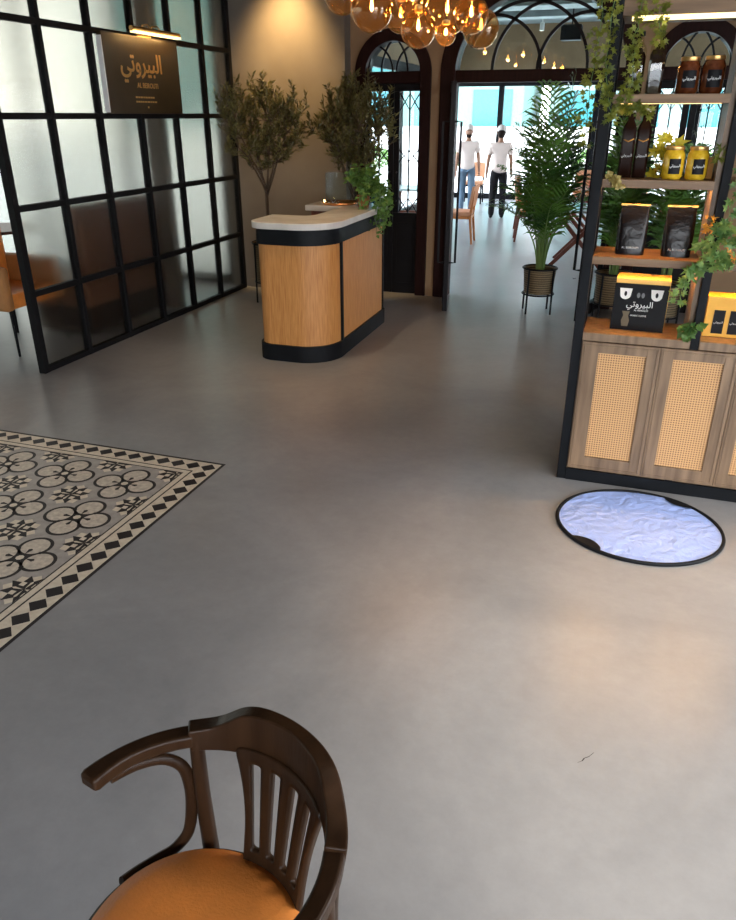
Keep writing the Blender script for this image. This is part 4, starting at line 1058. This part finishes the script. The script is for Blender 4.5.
dining_chair(-1.50, 12.7, math.radians(100), 'reddish wood chair left of the big palm', M['redwood'], M['oakchair'])
dining_chair(-1.72, 14.2, math.radians(95), 'reddish wood chair behind the chair left of the big palm', M['redwood'], M['oakchair'])
dining_table(-.62, 10.75, 1.0, .85, 'pale topped trestle table right of the big palm', M['tabletop'], M['redwood'], 1.57)
dining_table(-.9, 13.6, 1.0, .9, 'wood trestle table farther back behind the big palm', M['oakchair'], M['redwood'], 1.57)
dining_chair(.10, 10.6, math.radians(-90), 'peach seated chair at the right of the nearest pale table', M['redwood'], M['peach'])
dining_chair(-.1, 13.4, math.radians(-90), 'peach seated chair at the wood table farther back', M['redwood'], M['peach'])
dining_chair(-.9, 15.9, math.radians(0), 'peach seated chair in front of the far windows, behind the big palm', M['redwood'], M['peach'])
t = thing('flower_vase', 'glass of red flowers on the pale table behind the shelving post', 'vase', (-.50, 10.75, .751))
b = MB(); b.lathe([(.03, 0), (.035, .12)], 16, cap1=False); b.build('vase_glass', M['clear'], t, smooth=True)
b = MB(); fo = MB()
for k in range(9):
    a = random.uniform(0, 6.28); p = Vector((.06*math.cos(a), .06*math.sin(a), random.uniform(.18, .30))); b.tube([(0, 0, .01), p*.6+Vector((0, 0, .05)), p], .002, 5)
    for q in range(8): fo.leaf(p, (random.uniform(-1, 1), random.uniform(-1, 1), random.uniform(-.3, 1)), (0, 0, 1), .04, .03, shape=1)
b.build('stem', M['palmstem'], t); fo.build('petals', M['red'], t)
# ceiling equipment seen through the fanlight
t = thing('ceiling_duct', 'pale metal air duct under the dining room ceiling', 'duct', (-1.4, 12.0, 3.35))
bx('duct_body', mat('galvanised_duct', (.35, .40, .40), .45, .4), t, -5.0, 5.0, -.25, .25, -.15, .15, .01)
bx('duct_body', mat('galvanised_duct', (.35, .40, .40), .45, .4), t, -5.0, 5.0, 2.0, 2.35, -.05, .2, .01)
for x, y in ((-.55, 11.0), (-1.3, 14.0)):
    t = thing('ceiling_cassette', 'dark box speaker under the dining room ceiling, %s' % ('nearer one' if y < 12 else 'farther one'), 'speaker', (x, y, 3.05))
    bx('speaker_box', M['black'], t, -.16, .16, -.12, .12, -.1, .12, .01)
    b = MB(); b.tube([(0, 0, .12), (0, 0, ZD-3.05)], .01, 6); b.build('hanger', M['black'], t)
for i, (x, y) in enumerate(((-2.1, 11.2), (-1.1, 10.4), (-.35, 9.6), (-1.9, 15), (-.3, 13.5), (.5, 12.0))):
    t = thing('track_spotlight', ['white cylinder spotlight near the left of the fanlight', 'white cylinder spotlight near the middle of the fanlight', 'white cylinder spotlight near the right of the fanlight', 'farther left dining room spotlight', 'farther right dining room spotlight', 'rightmost dining room spotlight'][i], 'lamp', (x, y, ZD-.45), 0, 'dining room ceiling spotlights')
    b = MB(); b.lathe([(.035, -.06), (.04, -.055), (.04, .06), (.01, .07), (.006, .45)], 16, cap0=False); b.build('lamp_housing', M['white'], t, smooth='auto')
    b = MB(); b.lathe([(.034, -.054), (0, -.054)], 16, cap0=False, cap1=False); b.build('lamp_lens', emit('spot_lens', (1, .9, .75), 12), t)

# ------------------------------------------------------------------ people
def skin_body(name, joints, edges, m, parent, sub=2, root=0):
    me = bpy.data.meshes.new(name); me.from_pydata([j[0] for j in joints], edges, [])
    o = bpy.data.objects.new(name, me); col.objects.link(o)
    sk = o.modifiers.new('skin', 'SKIN'); ly = me.skin_vertices[0].data if me.skin_vertices else None
    if ly is None:
        bm_ = None
    for i, j in enumerate(joints):
        r_ = j[1]; ly[i].radius = r_ if isinstance(r_, tuple) else (r_, r_)
        ly[i].use_root = (i == root)
    sk.use_smooth_shade = True
    s2 = o.modifiers.new('s', 'SUBSURF'); s2.levels = s2.render_levels = sub
    dg = bpy.context.evaluated_depsgraph_get(); m2 = bpy.data.meshes.new_from_object(o.evaluated_get(dg)); bpy.data.objects.remove(o)
    m2.materials.clear(); m2.materials.append(m); m2.polygons.foreach_set('use_smooth', [True]*len(m2.polygons))
    r = bpy.data.objects.new(name, m2); col.objects.link(r); r.parent = parent; return r
def person(lab, x, y, rz, S, legm, back=False, step=.08, beard=True):
    t = thing('person', lab, 'person', (x, y, 0), rz); t.scale = (S, S, S)       # faces -Y
    V = [((0, 0, .95), (.13, .09)), ((0, -.0, 1.15), (.125, .085)), ((0, 0, 1.33), (.15, .09)), ((0, .01, 1.44), (.07, .06)), ((0, .005, 1.50), .050), ((0, -.005, 1.56), .06),
         ((.17, .0, 1.40), .055), ((.225, .01, 1.14), .042), ((.245, -.05, .90), .030), ((.25, -.07, .84), .028),
         ((-.17, .0, 1.40), .055), ((-.225, .01, 1.14), .042), ((-.245, -.05, .90), .030), ((-.25, -.07, .84), .028),
         ((.09, 0, .88), .085), ((.10, -step*.6, .50), .060), ((.11, step*.3, .12), .042), ((.11, step*.2, .05), .040), ((.115, step*.2-.13, .035), .034),
         ((-.09, 0, .88), .085), ((-.10, step*.3, .50), .060), ((-.11, -step*.6, .12), .042), ((-.11, -step*.7, .05), .040), ((-.115, -step*.7-.13, .035), .034)]
    E_ = [(0, 1), (1, 2), (2, 3), (3, 4), (4, 5), (2, 6), (6, 7), (7, 8), (8, 9), (2, 10), (10, 11), (11, 12), (12, 13), (0, 14), (14, 15), (15, 16), (16, 17), (17, 18), (0, 19), (19, 20), (20, 21), (21, 22), (22, 23)]
    body = skin_body('body', V, E_, M['skin'], t)
    # head
    b = MB(); b.sphere((0, -.012, 1.63), .098, 24, 18, sc_=(.80, .98, 1.22))
    b.tube([(0, -.098, 1.645), (0, -.125, 1.61), (0, -.105, 1.60)], [.008, .015, .010], 8)
    for s in (-1, 1): b.sphere((s*.079, 0, 1.625), .024, 8, 8, sc_=(.4, .8, 1.2))
    b.build('head', M['skin'], t, smooth=True)
    b = MB()
    for s in (-1, 1): b.sphere((s*.03, -.097, 1.65), .010, 8, 6)
    b.build('eye', M['hair'], t, smooth=True)
    b = MB(); b.sphere((0, -.094, 1.575), .018, 8, 6, sc_=(1.2, .4, .3)); b.build('mouth', mat('lip', (.28, .09, .07), .5), t, smooth=True)
    if beard:
        b = MB(); b.sphere((0, -.03, 1.565), .077, 16, 10, sc_=(.88, .95, .75)); b.build('beard', M['hair'], t, smooth=True)
    b = MB(); b.sphere((0, .012, 1.64), .099, 20, 14, sc_=(.84, .95, 1.18)); b.build('hair', M['hair'], t, smooth=True)
    b = MB(); b.sphere((0, .0, 1.70), .100, 20, 12, sc_=(.90, 1.04, .80)); b.lathe([(.094, -.02), (.097, 0), (.096, .035)], 24, (0, 0, 1.675), cap0=False, cap1=False); b.build('cap', M['cap'], t, smooth=True)
    # clothes follow the same skeleton
    Vs = [((0, 0, .80), (.175, .125)), ((0, 0, 1.0), (.165, .12)), ((0, 0, 1.18), (.152, .11)), ((0, 0, 1.34), (.172, .108)), ((0, .01, 1.44), (.085, .07)),
          ((.175, .0, 1.40), .072), ((.215, .01, 1.20), .062), ((-.175, 0, 1.40), .072), ((-.215, .01, 1.20), .062)]
    skin_body('shirt', Vs, [(0, 1), (1, 2), (2, 3), (3, 4), (3, 5), (5, 6), (3, 7), (7, 8)], M['shirt'], t)
    Vl = [((0, 0, 1.0), (.15, .105)), ((.09, 0, .84), .100), ((.10, -step*.6, .50), .078), ((.11, step*.3, .03), .062), ((-.09, 0, .84), .100), ((-.10, step*.3, .50), .078), ((-.11, -step*.6, .03), .062)]
    skin_body('trousers', Vl, [(0, 1), (1, 2), (2, 3), (0, 4), (4, 5), (5, 6)], legm, t)
    for s, yy in ((1, step*.2), (-1, -step*.7)):
        b = MB(); b.sphere((s*.113, yy-.055, .042), .05, 16, 10, sc_=(.9, 2.6, .84)); b.build('shoe', M['shoe'], t, smooth=True)
    # five fingers and a palm on each hand
    for s in (-1, 1):
        Hj = [((s*.25, -.07, .85), .028), ((s*.252, -.078, .80), (.020, .034)), ((s*.252, -.082, .765), (.016, .034))]; Ed = [(0, 1), (1, 2)]
        for k, (dy, L) in enumerate(((-.030, .062), (-.010, .075), (.010, .070), (.028, .055))):
            i = len(Hj); Hj += [((s*.252, -.082+dy, .735), .0085), ((s*.246, -.086+dy, .735-L*.55), .008), ((s*.236, -.088+dy, .735-L), .007)]; Ed += [(2, i), (i, i+1), (i+1, i+2)]
        i = len(Hj); Hj += [((s*.243, -.110, .805), .011), ((s*.236, -.128, .770), .009)]; Ed += [(1, i), (i, i+1)]
        skin_body('hand', Hj, Ed, M['skin'], t, 1)
    return t

person('person in a pale shirt, cap and blue jeans, beside the open left door leaf', -3.33, 16.2, math.radians(15), .955, M['jeans'], step=.10)
person('person seen from behind in a white shirt, pale cap and black trousers', -2.54, 15.4, math.radians(190), .955, M['trous'], beard=False, step=.06)

# ------------------------------------------------------------------ outside
b = MB(); b.box(-60, 60, -60, 90, -.4, -.13); struct(b.build('ground', mat('pale_paving', (.62, .62, .60), .8)), 'pale paving outside the windows')
t = thing('low_wall', 'low white wall across the street outside the far windows', 'wall', (0, 34, -.12)); bx('wall_block', mat('white_render', (.85, .85, .82), .8), t, -50, 50, 0, .4, 0, 1.55)
def facade(lab, x0, x1, y, h, c):
    t = thing('office_building', lab, 'building', ((x0+x1)/2, y, -.12)); w = (x1-x0)/2
    bx('wall', mat('teal_render', c, .6), t, -w, w, 0, 8, 0, h)
    n = int(w*2/3.2)
    for i in range(n):
        for k in range(int(h/3.4)):
            xx = -w+(i+.5)*2*w/n; bx('window', M['facadeglass'], t, xx-1.1, xx+1.1, -.06, .02, .9+k*3.4, 3.3+k*3.4)
    return t
M['facadeglass'] = mat('teal_facade_glass', (.03, .20, .22), .15)
facade('teal office building far outside, left part', -34, -6.5, 46, 20, (.15, .29, .26))
facade('pale teal office building far outside, right part', -5.5, 22, 50, 17, (.21, .31, .295))
for i, (x, y) in enumerate(((-8.2, 24.5), (-1.2, 23.5), (-.2, 22.6), (-6.2, 26), (1.6, 24), (3.0, 22.3))):
    t = thing('street_shrub', ['round green shrub outside beyond the two people', 'green shrub outside behind the big palm', 'nearer green shrub outside right of the big palm', 'green shrub outside by the second far window', 'green shrub outside at the right windows', 'low green shrub outside behind the shelving'][i], 'shrub', (x, y, -.12), 0, 'shrubs outside the far windows')
    fo = MB()
    for k in range(700):
        a, c_, r_ = random.uniform(0, 6.28), random.uniform(-.2, 1), random.uniform(.75, 1); s_ = math.sqrt(1-min(1, c_*c_))
        p = Vector((.6*r_*s_*math.cos(a), .6*r_*s_*math.sin(a), .55+.55*r_*c_))
        fo.leaf(p, (math.cos(a), math.sin(a), random.uniform(-.5, 1)), (random.uniform(-1, 1), random.uniform(-1, 1), 1), .14, .08)
    fo.build('foliage', M['ivy'], t); st = MB(); st.tube([(0, 0, 0), (0, 0, .8)], .03, 8); st.build('stem', M['bark'], t)

# ------------------------------------------------------------------ light
w = bpy.data.worlds.new('sky'); sc.world = w; w.use_nodes = True; nt = w.node_tree; L = nt.links; N = nt.nodes
bg = N['Background']; tc = N.new('ShaderNodeTexCoord'); sp = N.new('ShaderNodeSeparateXYZ'); L.new(tc.outputs['Generated'], sp.inputs[0])
r = N.new('ShaderNodeValToRGB'); r.color_ramp.elements[0].position = .0; r.color_ramp.elements[1].position = .6
r.color_ramp.elements[0].color = (.97, .96, .98, 1); r.color_ramp.elements[1].color = (.82, .88, 1, 1)
L.new(sp.outputs['Z'], r.inputs['Fac']); L.new(r.outputs['Color'], bg.inputs['Color']); bg.inputs['Strength'].default_value = 9.0
def area(name, loc, rot, sx, sy, e=0, c=(1, 1, 1), portal=False, spread=180):
    l = bpy.data.lights.new(name, 'AREA'); l.shape = 'RECTANGLE'; l.size = sx; l.size_y = sy; l.energy = e; l.color = c; l.spread = math.radians(spread)
    o = bpy.data.objects.new(name, l); col.objects.link(o); o.location = loc; o.rotation_euler = rot
    if portal: l.cycles.is_portal = True
    return o
PORT = True
# sky portals in the window openings
area('window_portal', (4.6, .55, 1.55), (0, PI/2, 0), 2.9, 8.0, portal=True)
area('window_portal', (1.95, -3.6, 1.4), (PI/2, 0, 0), 5.0, 2.6, portal=True)
area('window_portal', (-8.6, 2.3, 1.65), (0, -PI/2, 0), 3.1, 11.4, portal=True)
area('window_portal', (0, 19.3, 1.3), (-PI/2, 0, 0), 8.9, 2.4, portal=True)
area('window_portal', (-6.45, 8.2, 1.65), (-PI/2, 0, 0), 4.0, 3.1, portal=True)
area('window_portal', (-4.55, 13.8, 1.35), (0, -PI/2, 0), 2.4, 10.6, portal=True)
def spot(name, loc, target, e, ang, blend=.6, c=(1, .66, .34), r_=.03):
    l = bpy.data.lights.new(name, 'SPOT'); l.energy = e; l.spot_size = math.radians(ang); l.spot_blend = blend; l.color = c; l.shadow_soft_size = r_
    o = bpy.data.objects.new(name, l); col.objects.link(o); o.location = loc; o.rotation_euler = (Vector(target)-Vector(loc)).to_track_quat('-Z', 'Y').to_euler(); return o
spot('wall_washer', (-3.55, 7.55, 3.3), (-3.6, 7.98, 2.3), 300, 78, 1.0, (1, .64, .26), .12)
spot('floor_downlight', (.85, 2.1, 3.3), (.72, 2.2, 0), 520, 78, 1.0, (1, .88, .72), .35)
spot('tile_downlight', (-3.3, 2.6, 3.3), (-3.3, 2.6, 0), 60, 80, 1.0, (1, .78, .5))
spot('counter_downlight', (-2.6, 4.9, 3.3), (-2.5, 5.6, .5), 110, 70, 1.0, (1, .78, .5))
for l in LAMPS:
    p = bpy.data.lights.new('bulb_light', 'POINT'); p.energy = 5; p.color = (1, .62, .28); p.shadow_soft_size = .02
    o = bpy.data.objects.new('bulb_light', p); col.objects.link(o); o.location = (l[0], l[1], l[2])
area('picture_light_beam', (SX+.165, 6.33, 2.475), (0, math.radians(35), 0), .02, .64, 26, (1, .60, .22))

# ------------------------------------------------------------------ camera
cam = bpy.data.cameras.new('camera'); co = bpy.data.objects.new('camera', cam); col.objects.link(co); sc.camera = co
cam.sensor_fit = 'HORIZONTAL'; cam.sensor_width = 36; cam.lens = 36*740/736; cam.clip_start = .05; cam.clip_end = 300
co.location = (0, 0, 1.85); co.rotation_euler = (math.radians(90-24.95), 0, math.radians(18.75))
sc.view_settings.view_transform = 'Standard'; sc.view_settings.look = 'None'; sc.view_settings.gamma = 1; sc.view_settings.exposure = .17
sc.cycles.use_denoising = True; sc.cycles.max_bounces = 10; sc.cycles.transparent_max_bounces = 16; sc.cycles.diffuse_bounces = 4
sc.cycles.sample_clamp_indirect = 6; sc.cycles.caustics_reflective = False; sc.cycles.caustics_refractive = True
